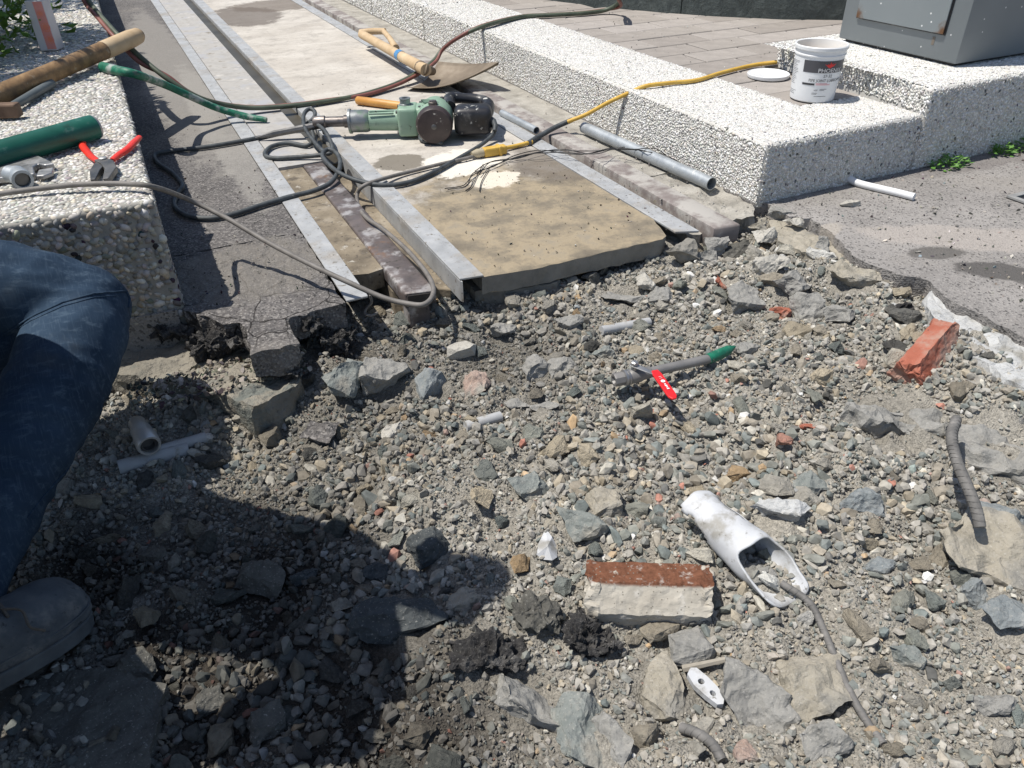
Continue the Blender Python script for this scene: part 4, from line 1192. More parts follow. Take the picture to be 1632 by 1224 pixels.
c = t.mix(near_corner(0, 0, .055), c, (.13, .065, .03)); c = t.mix(near_corner(dy1-dy0, 0, .06), c, (.13, .065, .03))
M_DOOR = t.fin(c, .42, 0, .5)
d_ = build(MB().prism([(2.869, dy0), (2.8745, dy0), (2.8745, dy1), (2.869, dy1)], dz, 1.34), 'door_seam', M_BLACKP, cab)
dr = build(MB().box((-.004, (dy1-dy0)/2, (1.335-dz)/2), (.006, dy1-dy0-.008, 1.335-dz-.008)), 'door', M_DOOR, cab, bevel=.002, local=True)
dr.location = Vector((2.869, dy0, dz))-cab.location
build(MB().box((2.858, dy0+.06, .95), (.012, .03, .12)), 'handle', M_BLACKP, dr, bevel=.004)
t = NT('rust_run'); c = t.ramp(t.noise(20, 5, .6, vec=t.stretch((1, 6, .6))), [(0.3, (.155, .12, .085)), (0.7, (.19, .18, .165))]); M_RRUN = t.fin(c, .6)
build(MB().prism([(2.8735, dy0+.040), (2.8748, dy0+.040), (2.8748, dy0+.048), (2.8735, dy0+.052)], CZ+.05, dz-.012), 'rust_run', M_RRUN, cab)

# ------------------------------------------------------------------ pail and lid
pc = at(1293, 156, KZ); BZ = KZ+.001
to_cam = math.atan2(-pc.y, -pc.x)
pail = thing('pail', 'open white plastic pail of pipe lubricant standing on the pavers', 'bucket', (pc.x, pc.y, BZ), (0, 0, to_cam))
BR0, BR1, BH = .0805, .0905, .195
def br(z): return BR0+(BR1-BR0)*z/BH
prof = [(BR0-.004, 0), (BR0, .004)]+[(br(z), z) for z in (.05, .1, .14, .16)]+[(br(.16)+.003, .162), (br(.165)+.003, .166), (br(.17)+.001, .168), (br(.18)+.001, .181), (br(.18)+.006, .183), (br(.19)+.006, .193), (br(.19)+.003, .196), (br(.19)-.002, .194), (br(.17)-.003, .17), (br(.1)-.003, .1), (br(.0)-.003, .008)]
build(MB().lathe(prof, 48), 'body', M_WHITEP, pail, smooth=35, local=True)
M_LUBE = simple('tan_lubricant', [(0.3, (.50, .38, .22)), (0.7, (.64, .52, .35))], 20, .35, bump=.4, bscale=40, bdist=.004)
mb = MB(); vs = [(0, 0, .148)]; fs = []
for j, rr_ in enumerate((.03, .06, .084)):
    for k in range(24):
        a = 2*math.pi*k/24; x_, y_ = rr_*math.cos(a), rr_*math.sin(a)
        vs.append((x_, y_, .145+.02*max(0, -y_/.08)+.012*math.sin(5*x_/.03+y_/.02)*.5))
for k in range(24):
    k2 = (k+1) % 24; fs.append((0, 1+k, 1+k2))
    for j in (0, 1): fs.append((1+j*24+k, 1+(j+1)*24+k, 1+(j+1)*24+k2, 1+j*24+k2))
build(mb.add(vs, fs), 'lubricant', M_LUBE, pail, smooth=60, local=True)
def band(a0, a1, z0, z1, off=.0006, n=24):
    mb = MB(); vs, fs = [], []
    for i in range(n+1):
        a = a0+(a1-a0)*i/n
        for z in (z0, z1):
            for o_ in (off, -.001): vs.append(((br(z)+o_)*math.cos(a), (br(z)+o_)*math.sin(a), z))
    for i in range(n):
        b = i*4; fs.append((b, b+4, b+6, b+2))
    return mb.add(vs, fs)
def wrap_text(s, a0, z0, size, mat, name, off=.0012, xs=1.0):
    vs, fs = text2d(s, size)
    R = br(z0)
    out = []
    for (x_, y_, _) in vs:
        a = a0+x_*xs/R; z = z0+y_
        out.append(((br(z)+off)*math.cos(a), (br(z)+off)*math.sin(a), z))
    return build(MB().add(out, fs), name, mat, lab, local=True)
D = math.radians
lab = build(band(D(-33), D(86), .108, .150), 'label_panel', simple('label_charcoal', [(0.3, (.055, .055, .065)), (0.7, (.075, .075, .085))], 9, .45, bump=0), pail, local=True)
wrap_text('PHOENIX', D(3), .1105, .0195, M_INKW, 'lettering', .0016, 1.12)
wrap_text('27-32', D(18), .0925, .0145, M_INK, 'lettering')
wrap_text('PIPE JOINT LUBRICANT', D(-15), .0765, .0145, M_INK, 'lettering', xs=.9)
wrap_text('NSF', D(2), .044, .008, M_INK, 'lettering')
build(band(D(-30), D(1), .064, .071, .0008), 'label_bar', M_INK, lab, local=True)
for k, (a0, a1, z) in enumerate(((4, 40, .0655), (4, 32, .0695))): build(band(D(a0), D(a1), z, z+.0022, .0008), 'label_line', M_INKP, lab, local=True)
for k, (a0, a1, z) in enumerate(((16, 34, .05), (16, 28, .046), (-2, 12, .036), (5, 36, .024), (-2, 10, .032))): build(band(D(a0), D(a1), z, z+.0012, .0008), 'label_line', M_INK, lab, local=True)
for z in (.140, .135, .130, .125, .119, .113, .108, .102, .096, .09, .084, .078, .072, .066, .06, .036, .03, .024):
    build(band(D(-80), D(-46-14*random.random()), z, z+.0011, .0008, 8), 'label_line', M_INK, lab, local=True)
bird = [(-.022, .018), (-.008, .0125), (-.012, .019), (-.003, .015), (.0, .027), (.003, .016), (.010, .022), (.008, .0135), (.022, .02), (.013, .009), (.006, .006), (.0, .002), (-.008, .006)]
out = []
for (x_, y_) in bird:
    a = D(30)+x_/br(.13); z = .1235+y_*.92
    out.append(((br(z)+.0016)*math.cos(a), (br(z)+.0016)*math.sin(a), z))
build(MB().add(out, [tuple(range(len(out)))]), 'emblem', M_INKR, lab, local=True, tri=True)
lc = at(1224, 122, KZ)
lid = tag(build(MB().lathe([(.004, .001), (.085, .0), (.0865, .003), (.0865, .013), (.084, .0145), (.080, .0125), (.076, .0105), (.004, .0105)], 48), 'round_lid', M_WHITEP, smooth=35, local=True), 'round white plastic lid lying on the pavers left of the pail', 'lid')
lid.location = (lc.x, lc.y, KZ+.0005)

# ------------------------------------------------------------------ pipes on the right strip
a, b = at(931, 203, .024), at(1134, 293, .024)
o = tag(build(MB().pipe([a, a.lerp(b, .5), b], .0235, .003, 20), 'galvanised_pipe', M_GALV, smooth=50), 'long grey galvanised pipe lying along the foot of the pebble kerb', 'pipe', 'loose grey pipes by the kerb')
a, b = at(800, 180, .016), at(855, 208, .016)
tag(build(MB().pipe([a, a.lerp(b, .5), b], .0155, .0025, 16), 'galvanised_pipe', M_GALV, smooth=50), 'short grey pipe stub lying beside the demolition hammer', 'pipe', 'loose grey pipes by the kerb')
p = [at(1338, 272, .035), at(1350, 283, .02), at(1368, 292, .013), at(1400, 300, .013), at(1430, 307, .013), at(1457, 314, .013)]
o = tube_thing('bent_plastic_tube', 'white bent plastic tube with one flattened end in front of the kerb', 'tube', p[1:], .0125, M_WHITEP, 12)
q0 = p[1]; d_ = (p[1]-p[2]).normalized()
mb = MB(); w_ = Vector((d_.y, -d_.x, 0)); 
pts = [(0, .0125), (.03, .02), (.06, .024), (.075, .012)]
vs = []; fs = []
for s_, ww in pts:
    for sg in (-1, 1):
        for hz in (.0, .004): vs.append(q0+d_*s_+w_*ww*sg+Vector((0, 0, hz+s_*.35)))
for i in range(len(pts)-1):
    b = i*4; fs += [(b, b+4, b+6, b+2), (b+1, b+3, b+7, b+5), (b, b+1, b+5, b+4), (b+2, b+6, b+7, b+3)]
build(mb.add(vs, fs), 'flattened_end', M_WHITEP, o)
# drain grate at the right edge
g0 = at(1603, 316, .0)
gr = thing('drain_grate', 'grey square drain grate set in the road at the right edge', 'grate', (g0.x+.15, g0.y-.15, 0))
M_GRATE = m_steel('grate_iron', (.24, .24, .235), (.36, .36, .35), .3, .6)
build(MB().box((g0.x+.15, g0.y-.15, .002), (.30, .30, .003)), 'pit', M_BLACKP, gr)
mb = MB()
for (x_, y_, sx, sy) in ((0, -.14, .3, .02), (0, .14, .3, .02), (-.14, 0, .02, .26), (.14, 0, .02, .26)): mb.box((g0.x+.15+x_, g0.y-.15+y_, .007), (sx, sy, .006))
build(mb, 'frame', M_GRATE, gr)
for k in range(4): build(MB().box((g0.x+.15-.08+.053*k, g0.y-.15, .0065), (.013, .26, .005)), 'bar', M_GRATE, gr)
# weeds at the kerb foot
def leaf_clump(name, label, cat, base, n, h, spread, size, mat, stem_mat, group=None, up=.6):
    th = thing(name, label, cat, base, group=group)
    mb = MB(); base = Vector(base)
    for i in range(n):
        a = random.uniform(0, 6.28); r_ = spread*random.random()**.6
        c_ = base+Vector((r_*math.cos(a), r_*math.sin(a)*.5, h*random.random()*(1-.5*r_/spread)))
        d_ = Vector((math.cos(a+random.gauss(0, .6)), math.sin(a+random.gauss(0, .6)), random.uniform(-.2, up))).normalized()
        w_ = d_.cross(Vector((random.gauss(0, .3), random.gauss(0, .3), 1))).normalized(); s_ = size*(.6+.8*random.random())
        nn = d_.cross(w_)*.12*s_
        mb.add([c_, c_+d_*s_*.5+w_*s_*.32+nn, c_+d_*s_, c_+d_*s_*.5-w_*s_*.32+nn], [(0, 1, 2), (0, 2, 3)])
    lo_ = build(mb, 'foliage', mat, th); lo_['kind'] = 'stuff'
    sm = MB()
    for i in range(6):
        a = random.uniform(0, 6.28); e = base+Vector((math.cos(a)*spread*.6, math.sin(a)*spread*.3, h*.7)); sm.tube([base-Vector((0, 0, .005)), base.lerp(e, .5)+Vector((0, 0, h*.1)), e], .0012 if h < .2 else .006, 5)
    build(sm, 'stem', stem_mat, th)
    return th
t = NT('weed_leaf'); c = t.ramp(t.noise(60, 4, .6), [(0.3, (.06, .16, .025)), (0.7, (.13, .28, .045))]); t.b.inputs['Subsurface Weight'].default_value = 0.0; M_LEAF = t.fin(c, .55)
t = NT('shrub_leaf'); c = t.ramp(t.noise(30, 4, .6), [(0.3, (.05, .12, .015)), (0.6, (.11, .21, .025)), (0.8, (.19, .29, .04))]); M_LEAF2 = t.fin(c, .5)
for (px, py, n, s_, lb) in ((1452, 244, 110, .07, 'small green weed at the kerb foot nearest the white tube'), (1538, 228, 70, .045, 'small green weed in the middle of the kerb foot'), (1582, 216, 170, .10, 'widest green weed patch at the kerb foot near the right edge')):
    p = at(px, py, 0); leaf_clump('weed', lb, 'weed', (p.x, 1.85, .0), n, .05, s_*1.2, .02, M_LEAF, M_LEAF, 'weeds along the kerb foot')
# shrubs growing out of the planter on the far left
sq = at(-22, 72, PZ)
for i, (x_, y_, h_, n, lb) in enumerate(((sq.x, sq.y, .9, 1900, 'bright green shrub nearest the juice carton at the left edge'), (-.78, 4.0, 1.35, 1500, 'taller green shrub behind the juice carton'), (-.84, 4.9, 1.6, 1500, 'green shrub farther along the planter at the top left'), (-.9, 5.9, 1.8, 1500, 'farthest green shrub along the planter at the top left'), (-1.0, 7.1, 1.6, 1100, 'last green shrub beyond the top left corner'))):
    th = thing('shrub', lb, 'shrub', (x_, y_, PZ), group='shrubs in the planter')
    mb = MB(); base = Vector((x_, y_, PZ))
    for k in range(n):
        a = random.uniform(0, 6.28); zz = random.random(); r_ = .36*(.35+.65*random.random())*(1-.45*zz)
        c_ = base+Vector((r_*math.cos(a), r_*1.35*math.sin(a), .02+h_*zz))
        d_ = Vector((math.cos(a)*.7+random.gauss(0, .4), math.sin(a)*.7+random.gauss(0, .4), random.gauss(.35, .45))).normalized()
        w_ = d_.cross(Vector((random.gauss(0, .4), random.gauss(0, .4), 1))).normalized(); s_ = .055*(.6+.8*random.random())
        nn = d_.cross(w_)*.12*s_
        mb.add([c_, c_+d_*s_*.5+w_*s_*.26+nn, c_+d_*s_, c_+d_*s_*.5-w_*s_*.26+nn], [(0, 1, 2), (0, 2, 3)])
    o = build(mb, 'foliage', M_LEAF2, th); o['kind'] = 'stuff'
    for k in range(5):
        a = 1.26*k; e = base+Vector((.17*math.cos(a), .2*math.sin(a), h_*.8))
        build(MB().tube(catmull([base+Vector((.05*math.cos(a), .05*math.sin(a), -.01)), base.lerp(e, .5)+Vector((.03, .02, 0)), e], 4), [.009, .004], 6), 'stem', M_WOODD, th)

# ------------------------------------------------------------------ tools on the planter
TZ = PZ+.006
a, b = at(-90, 272, TZ+.035), at(149, 203, TZ+.035)
o = tag(build(MB().pipe([a, a.lerp(b, .5), b], .036, .004, 28), 'green_pipe', M_GREENP, smooth=50), 'thick dark green coated pipe lying on the planter beside the pliers', 'pipe')
d_ = (b-a).normalized()
build(MB().pipe([b-d_*.006, b+d_*.007], .0335, .006, 28), 'steel_core', M_STEEL, o, smooth=50)
# sledge handle
a, b = at(-40, 168, TZ+.036), at(222, 56, TZ+.050)
path = [a, a.lerp(b, .25), a.lerp(b, .5), a.lerp(b, .75), a.lerp(b, .93), b]
o = tag(build(MB().tube(path, [.034, .033, .033, .0345, .035, .026], 16), 'tool_shaft', M_WOODD, smooth=60), 'thick weathered wooden tool shaft lying across the planter', 'tool shaft')
e_ = a.lerp(b, .62)
build(MB().tube([a.lerp(b, .72), a.lerp(b, .93), a.lerp(b, .985), b+(b-a).normalized()*.004], [.0352, .0362, .033, .02], 16), 'bare_wood_end', M_WOOD, o, smooth=60)
# small hammer
a, b = at(82, 133, TZ+.017), at(4, 178, TZ+.02)
sh = thing('small_hammer', 'small hammer with dark grey handle and rusty square head on the planter', 'hammer', (a+b)/2-Vector((0, 0, .02)))
build(MB().tube([a, a.lerp(b, .5), b], [.016, .014, .012], 12), 'handle', simple('grey_handle', [(0.3, (.07, .085, .09)), (0.7, (.12, .14, .145))], 12, .6), sh, smooth=60)
d_ = (b-a).normalized(); mm = axes(b+Vector((0, 0, .004)), Vector((d_.y, -d_.x, 0)))
build(MB().box((0, 0, 0), (.11, .042, .044), mm), 'head', simple('rusty_head', [(0.3, (.10, .06, .04)), (0.7, (.19, .125, .085))], 25, .8, .2, bump=.4), sh, bevel=.006)
# juice carton
c0 = at(84, 78, TZ)
fx = Vector((.93, -.36, 0)).normalized()
cm_ = axes(c0+Vector((0, 0, 0)), fx)
carton = thing('juice_carton', 'pink and white grapefruit juice carton standing on the planter', 'carton', c0, (0, 0, math.atan2(fx.y, fx.x)))
M_CART = simple('carton_white', [(0.3, (.60, .58, .58)), (0.7, (.68, .66, .66))], 8, .5, bump=0)
M_CPINK = simple('carton_pink', [(0.3, (.72, .26, .22)), (0.7, (.78, .33, .28))], 20, .5, bump=0)
M_CBRN = simple('carton_panel', [(0.3, (.36, .23, .20)), (0.7, (.44, .29, .25))], 20, .5, bump=0)
M_CFRU = simple('carton_fruit', [(0.3, (.78, .20, .12)), (0.7, (.84, .30, .18))], 30, .5, bump=0)
W_, D_, Hh = .075, .075, .20
body = build(MB().box((0, 0, Hh/2), (W_, D_, Hh)), 'body', M_CART, carton, bevel=.003, local=True)
build(MB().prism([(-W_/2, 0), (W_/2, 0), (W_/2, .001), (-W_/2, .001)], 0, .03, Matrix.Translation((0, 0, Hh))), 'gable', M_CART, carton, local=True)
def plate(x0, x1, z0, z1, off): return MB().box(((x0+x1)/2, -D_/2-off/2, (z0+z1)/2), (x1-x0, off, z1-z0))
build(plate(-.004, W_/2-.003, .006, Hh-.004, .0009), 'pink_panel', M_CPINK, body, local=True)
for (x_, z_, r_) in ((.018, .095, .019), (.020, .045, .016), (.014, .15, .012)):
    mb = MB().lathe([(r_, 0), (r_, .0008)], 20, Matrix.Translation((x_, -D_/2-.0009, z_)) @ Matrix.Rotation(math.pi/2, 4, 'X')); build(mb, 'fruit_print', M_CFRU, body, local=True)
    mb = MB().lathe([(r_*.72, 0), (r_*.80, 0), (r_*.80, .0012), (r_*.72, .0012)], 20, Matrix.Translation((x_, -D_/2-.0009, z_)) @ Matrix.Rotation(math.pi/2, 4, 'X'), cap=False); build(mb, 'fruit_print', M_INKP, body, local=True)
build(MB().box((.004, -D_/2-.0012, .125), (.008, .0006, .006)), 'leaf_print', M_LEAF, body, local=True)
def plateL(y0, y1, z0, z1, off): return MB().box((-W_/2-off/2, (y0+y1)/2, (z0+z1)/2), (off, y1-y0, z1-z0))
build(plateL(-D_/2+.004, D_/2-.004, .006, .135, .0009), 'side_panel', M_CBRN, body, local=True)
build(plateL(-D_/2+.004, D_/2-.01, .145, .17, .0009), 'side_stripe', M_CPINK, body, local=True)
for k in range(14): build(plateL(-D_/2+.008, D_/2-.012-.02*random.random(), .03+k*.007, .0325+k*.007, .0014), 'print_line', M_INKP, body, local=True)
# pliers
pj = at(163, 272, TZ)
pl_ = thing('pliers', 'pliers with bright red handles open on the planter edge', 'pliers', pj)
def flatbar(pts, widths, z0, z1, name, mat, parent, bevel=.002):
    pts = [Vector(q) for q in pts]; L, Rr = [], []
    for i, q in enumerate(pts):
        d_ = (pts[min(i+1, len(pts)-1)]-pts[max(i-1, 0)]); d_.z = 0; d_.normalize(); n_ = Vector((-d_.y, d_.x, 0))
        L.append(q+n_*widths[i]/2); Rr.append(q-n_*widths[i]/2)
    poly = [(q.x, q.y) for q in L]+[(q.x, q.y) for q in Rr[::-1]]
    return build(MB().prism(poly, z0, z1), name, mat, parent, bevel=bevel)
def P2(x, y): return at(x, y, TZ+.008)
for nm, pts, r_ in (('handle', [(158, 258), (146, 250), (137, 240), (131, 230), (135, 224)], [.0085, .010, .0115, .0105, .008]), ('handle', [(178, 256), (188, 248), (203, 238), (213, 228), (222, 219)], [.0085, .0105, .0115, .0115, .009])):
    build(MB().tube(catmull([P2(*q) for q in pts], 6), r_, 12, flat=.75), nm, M_REDGRIP, pl_, smooth=60)
flatbar([P2(170, 257), P2(160, 264), P2(152, 274), P2(149, 289)], [.03, .032, .026, .012], TZ-.001, TZ+.014, 'jaw', M_STEEL_D, pl_)
flatbar([P2(160, 258), P2(172, 263), P2(178, 272), P2(170, 290)], [.03, .034, .030, .014], TZ+.001, TZ+.018, 'jaw', M_STEEL_D, pl_)
jc = P2(166, 259); build(MB().lathe([(.011, 0), (.011, .004), (.008, .006)], 16, Matrix.Translation((jc.x, jc.y, TZ+.0175))), 'pivot', M_STEEL, pl_, smooth=40)
# adjustable wrench
def P3(x, y): return at(x, y, TZ+.01)
wr = thing('adjustable_wrench', 'silver adjustable wrench head at the left edge of the planter', 'wrench', P3(50, 268)-Vector((0, 0, .01)))
poly = [(-30, 285), (5, 262), (30, 253), (60, 250), (82, 260), (87, 264), (72, 266), (62, 264), (54, 268), (56, 280), (40, 282), (0, 287), (-30, 296)]
build(MB().prism([(P3(*q).x, P3(*q).y) for q in poly], TZ, TZ+.016), 'body', M_STEEL, wr, bevel=.003)
poly = [(62, 272), (74, 270), (86, 268), (84, 276), (70, 281), (58, 282)]
build(MB().prism([(P3(*q).x, P3(*q).y) for q in poly], TZ+.001, TZ+.013), 'jaw', M_STEEL, wr, bevel=.003)
# elbow fitting
e0, e1, e2 = at(14, 277, TZ+.024), at(30, 280, TZ+.024), at(42, 286, TZ+.024)
el = thing('elbow_fitting', 'silver pipe elbow fitting lying in front of the wrench', 'fitting', e1-Vector((0, 0, .024)))
dd1 = (e0-e1).normalized(); dd2 = (at(48, 300, TZ+.02)-e1).normalized()
build(MB().tube([e1-dd1*.01, e1+dd1*.035, e1+dd1*.037], [.021, .022, .018], 20), 'arm', M_GALV, el, smooth=50)
build(MB().tube([e1-dd2*.015, e1+dd2*.018], .0225, 20), 'arm', M_GALV, el, smooth=50)
build(MB().pipe([e1+dd2*.014, e1+dd2*.040], .0255, .007, 24), 'socket', M_GALV, el, smooth=50)
build(MB().tube([e1+dd2*.018, e1+dd2*.03], .0165, 16), 'bore', M_STEEL_D, el, smooth=50)
# torn green hose hanging off the planter
p = [at(165, 107, TZ+.012), at(185, 112, TZ+.016), at(215, 118, TZ+.010), at(260, 134, .22), at(300, 152, .15), at(345, 172, .075), at(390, 185, .03), at(425, 191, .014)]
gh = tube_thing('torn_green_tube', 'torn green coated tube leaning from the planter down to the track', 'tube', p, [.020, .019, .0165, .0155, .0155, .015, .015, .011], M_GREENT, 12)
mb = MB()
for k in range(16):
    a_ = 6.28*k/16; d_ = (p[0]-p[1]).normalized(); sd = d_.orthogonal().normalized(); u_ = Matrix.Rotation(a_, 3, d_) @ sd
    s0 = p[0]+u_*.013; mb.tube([s0-d_*.006, s0+d_*.008+u_*.004, s0+d_*(.012+.012*random.random())+u_*(.010*random.random())-Vector((0, 0, .004))], [.0045, .003, .0008], 5)
build(mb, 'frayed_end', M_GREENT, gh)

# ------------------------------------------------------------------ hoses and cords
hz = [(120, -30, .55), (140, 0, .47), (160, 25, .42), (190, 58, .36), (225, 92, .28), (262, 122, .21), (300, 147, .14), (340, 163, .08), (400, 172, .03), (470, 168, .018), (530, 160, .014), (580, 150, .014), (630, 134, .02), (665, 116, .04), (690, 98, .05), (706, 78, .10), (730, 60, .17), (770, 42, .222), (830, 27, .218), (880, 24, .218), (930, 21, .218), (965, 16, .225), (985, 5, .27), (988, -10, .34), (980, -30, .42)]
gp = [at(*q) for q in hz]
tube_thing('green_hose', 'long olive green hose running from the planter under the shovel to the pavement', 'hose', gp, .0115, M_HOSEG, 10, 8, 'twin hoses')
rp = []
for i, q in enumerate(gp):
    d_ = (gp[min(i+1, len(gp)-1)]-gp[max(i-1, 0)]).normalized(); sd = d_.cross(Vector((0, 0, 1))).normalized()
    k_ = math.sin(i*.55+.4)
    rp.append(q+sd*.0165*k_+Vector((0, 0, -.0165*abs(math.cos(i*.55+.4)) if q.z > .24 and not 16 <= i <= 21 else 0))+(sd*.017*(1-abs(k_))*(1 if k_ >= 0 else -1)))
tube_thing('red_hose', 'long dull red hose running beside the green hose', 'hose', rp, .0095, M_HOSER, 10, 8, 'twin hoses')
# black hammer cord
cp = [(786, 196, .06), (788, 205, .05), (785, 215, .03), (765, 232, .014), (735, 250, .010), (690, 275, .010), (650, 291, .010), (610, 295, .012), (570, 288, .02), (540, 275, .03), (520, 258, .035), (514, 246, .04), (524, 238, .045), (538, 246, .04), (542, 265, .03), (528, 290, .014), (500, 304, .010), (460, 314, .010), (420, 326, .010), (370, 342, .010), (330, 348, .010), (297, 343, .010), (278, 328, .010), (283, 308, .010), (291, 295, .010), (275, 276, .010), (252, 260, .010), (247, 247, .010), (268, 241, .010), (330, 234, .010), (400, 222, .010), (455, 209, .012), (484, 200, .03), (500, 188, .06), (501, 177, .075), (492, 174, .08), (484, 184, .07), (486, 204, .05), (500, 225, .03), (514, 240, .022), (524, 245, .02), (530, 235, .03), (520, 212, .055), (506, 199, .06), (494, 198, .05), (500, 220, .02), (490, 232, .012), (460, 228, .012), (432, 234, .012), (422, 246, .011), (436, 252, .010), (480, 250, .012), (514, 247, .02)]
tube_thing('black_cord', 'tangled black power cord looping from the demolition hammer over the track', 'cord', [at(*q) for q in cp], .0088, M_CORD, 8, 6)
gp2 = [(-60, 318, TZ+.012), (0, 309, TZ+.01), (60, 301, TZ+.012), (130, 294, TZ+.016), (200, 293, TZ+.016), (245, 298, TZ+.008), (300, 318, .20), (360, 347, .15), (430, 388, .10), (500, 424, .075), (560, 452, .05), (610, 474, .02), (650, 484, .012), (676, 485, .014), (690, 470, .01), (688, 450, .01), (672, 425, .008), (645, 395, .008), (610, 365, .008), (585, 348, .008), (572, 330, -.02), (569, 312, -.02), (577, 298, .01), (600, 288, .022), (640, 277, .010), (700, 262, .010), (745, 252, .010), (775, 243, .012)]
tube_thing('grey_cable', 'thin grey cable sagging from the planter to the rusty rail end and back', 'cable', [at(*q) for q in gp2], .0072, M_CORDG, 8, 6)
# bare wire curl under the strip end
tube_thing('wire_curl', 'short curled grey wire under the end of the left steel strip', 'wire', [at(590, 470, .005), at(592, 482, -.02), at(584, 492, -.04), (at(582, 500, -.05)), at(592, 503, -.05), at(602, 498, -.045)], .004, M_CORDG, 6)
# yellow extension cord with connector
yp = [(1238, 99, KZ+.02), (1200, 104, KZ+.010), (1150, 116, KZ+.010), (1110, 128, KZ+.010), (1070, 132, KZ+.012), (1030, 137, KZ+.012), (1005, 147, .19), (970, 163, .14), (935, 182, .085), (905, 194, .05)]
yc = thing('yellow_extension_cord', 'yellow extension cord coming over the kerb with a yellow socket beside the hammer', 'cord', at(805, 238, 0))
build(MB().tube(catmull([at(*q) for q in yp], 6), .0085, 10), 'cable', M_YEL, yc, smooth=60)
build(MB().tube(catmull([at(*q) for q in ((912, 191, .055), (885, 203, .03), (860, 217, .014), (842, 228, .012))], 6), .0105, 10), 'taped_section', M_CORD, yc, smooth=60)
build(MB().tube(catmull([at(*q) for q in ((848, 226, .012), (825, 232, .010), (805, 236, .012))], 6), .0085, 10), 'cable', M_YEL, yc, smooth=60)
s0, s1 = at(806, 237, .018), at(770, 243, .018)
mm = axes((s0+s1)/2, s1-s0)
build(MB().box((0, 0, 0), ((s1-s0).length, .036, .034), mm), 'socket', M_YEL, yc, bevel=.006)
build(MB().box((-.02, 0, .0), (.014, .046, .040), mm), 'socket_collar', M_YEL, yc, bevel=.005)
tag(build(MB().tube([s1, s1.lerp(s1+(s1-s0), .25), s1+(s1-s0)*.5], [.016, .018, .010], 12), 'plug', simple('dirty_plug', [(0.3, (.30, .25, .16)), (0.7, (.42, .36, .25))], 20, .6), smooth=50), 'dirty beige plug pushed into the yellow socket', 'plug')
# thin black tie wires
mb = MB()
for k in range(4):
    r2 = random.Random(k+3)
    pts = []
    for i, (x_, y_) in enumerate(((712, 300), (738, 294), (760, 276), (785, 262), (820, 250), (860, 243), (900, 241), (940, 243), (975, 240), (1010, 236), (1040, 240), (1065, 252), (1080, 262))):
        if k % 2 and i < 2: continue
        pts.append(at(x_+r2.uniform(-6, 6), y_+r2.uniform(-4, 4), .006+.03*r2.random()*(1 if i > 4 else .3)+(.02 if 900 < x_ < 1050 else 0)))
    mb.tube(catmull(pts, 5), .0018, 5)
for (pp) in (((770, 262), (760, 280), (752, 296), (742, 304)), ((780, 268), (768, 288), (764, 305))):
    mb.tube(catmull([at(*q, .004) for q in pp], 4), .0018, 5)
o = build(mb, 'tie_wire', simple('black_wire', [(0.3, (.02, .02, .022)), (0.7, (.05, .05, .05))], 20, .5, .4, bump=0), smooth=60); tag(o, 'loose strands of black tie wire trailing over slab and grey pipe', 'wire')
# ------------------------------------------------------------------ demolition hammer (local: x along the barrel to the rear, y away, z up)
h0, h1 = at(556, 196, .06), at(786, 190, .06)
hx = (h1-h0); hx.z = 0; hx.normalize()
ham = thing('demolition_hammer', 'green and black demolition hammer lying on its side on the slab', 'power tool', (h0.x, h0.y, .001), (0, 0, math.atan2(hx.y, hx.x)))
M_HGREEN = simple('hammer_green', [(0.3, (.20, .31, .225)), (0.7, (.29, .41, .315))], 8, .5, bump=.15, wear=[((.42, .44, .40), 30, .6, .7), ((.09, .10, .085), 14, .56, .72), ((.05, .05, .045), 45, .62, .7)])
M_HSLEEVE = m_steel('hammer_sleeve', (.22, .235, .24), (.33, .345, .35), .6, .42, [((.2, .28, .21), 10, .5, .62)])
M_CHUCK = m_steel('hammer_chuck', (.14, .12, .11), (.26, .235, .22), .75, .4)
M_CAP = simple('hammer_cap', [(0.3, (.035, .025, .025)), (0.7, (.075, .055, .05))], 16, .45, bump=.3, wear=[((.45, .42, .38), 34, .63, .68)])
AX = .066
def X(prof, n=28, y=0, z=AX): # lathe about local x
    return MB().lathe([(r, x) for (x, r) in prof], n, Matrix(((0, 0, 1, 0), (1, 0, 0, y), (0, 1, 0, z), (0, 0, 0, 1))))
bit_tip = Vector((-.40, -.02, .012))
build(MB().tube([Vector((-.06, 0, AX-.004)), Vector((-.15, -.004, AX-.016)), Vector((-.32, -.014, .026)), bit_tip], [.015, .015, .014, .003], 8), 'chisel_bit', M_STEEL_D, ham, smooth=30, local=True)
build(X([(-.15, .019), (-.14, .025), (-.10, .026), (-.095, .021), (-.02, .0215), (-.018, .026), (0, .026)]), 'chuck', M_CHUCK, ham, smooth=35, local=True)
build(MB().tube([Vector((-.115, 0, AX-.03)), Vector((-.112, .0, AX-.048)), Vector((-.10, .01, AX-.052))], .006, 8), 'tool_latch', M_CHUCK, ham, local=True)
build(X([(0, .036), (.002, .050), (.012, .051), (.013, .046), (.02, .0455), (.075, .046), (.088, .042), (.092, .030)]), 'front_sleeve', M_HSLEEVE, ham, smooth=35, local=True)
bar = build(X([(.085, .036), (.09, .040), (.20, .043), (.235, .046), (.24, .035)]), 'barrel', M_HGREEN, ham, smooth=35, local=True)
for k in range(3): build(MB().box((.145, -.012+.022*(k-1), AX+.041-.004*abs(k-1)), (.105, .006, .008)), 'cooling_rib', M_HGREEN, bar, bevel=.002, local=True)
gb = build(MB().box((.255, .0, AX+.002), (.085, .118, .118)), 'gearbox', M_HGREEN, ham, bevel=.014, bseg=3, smooth=40, local=True)
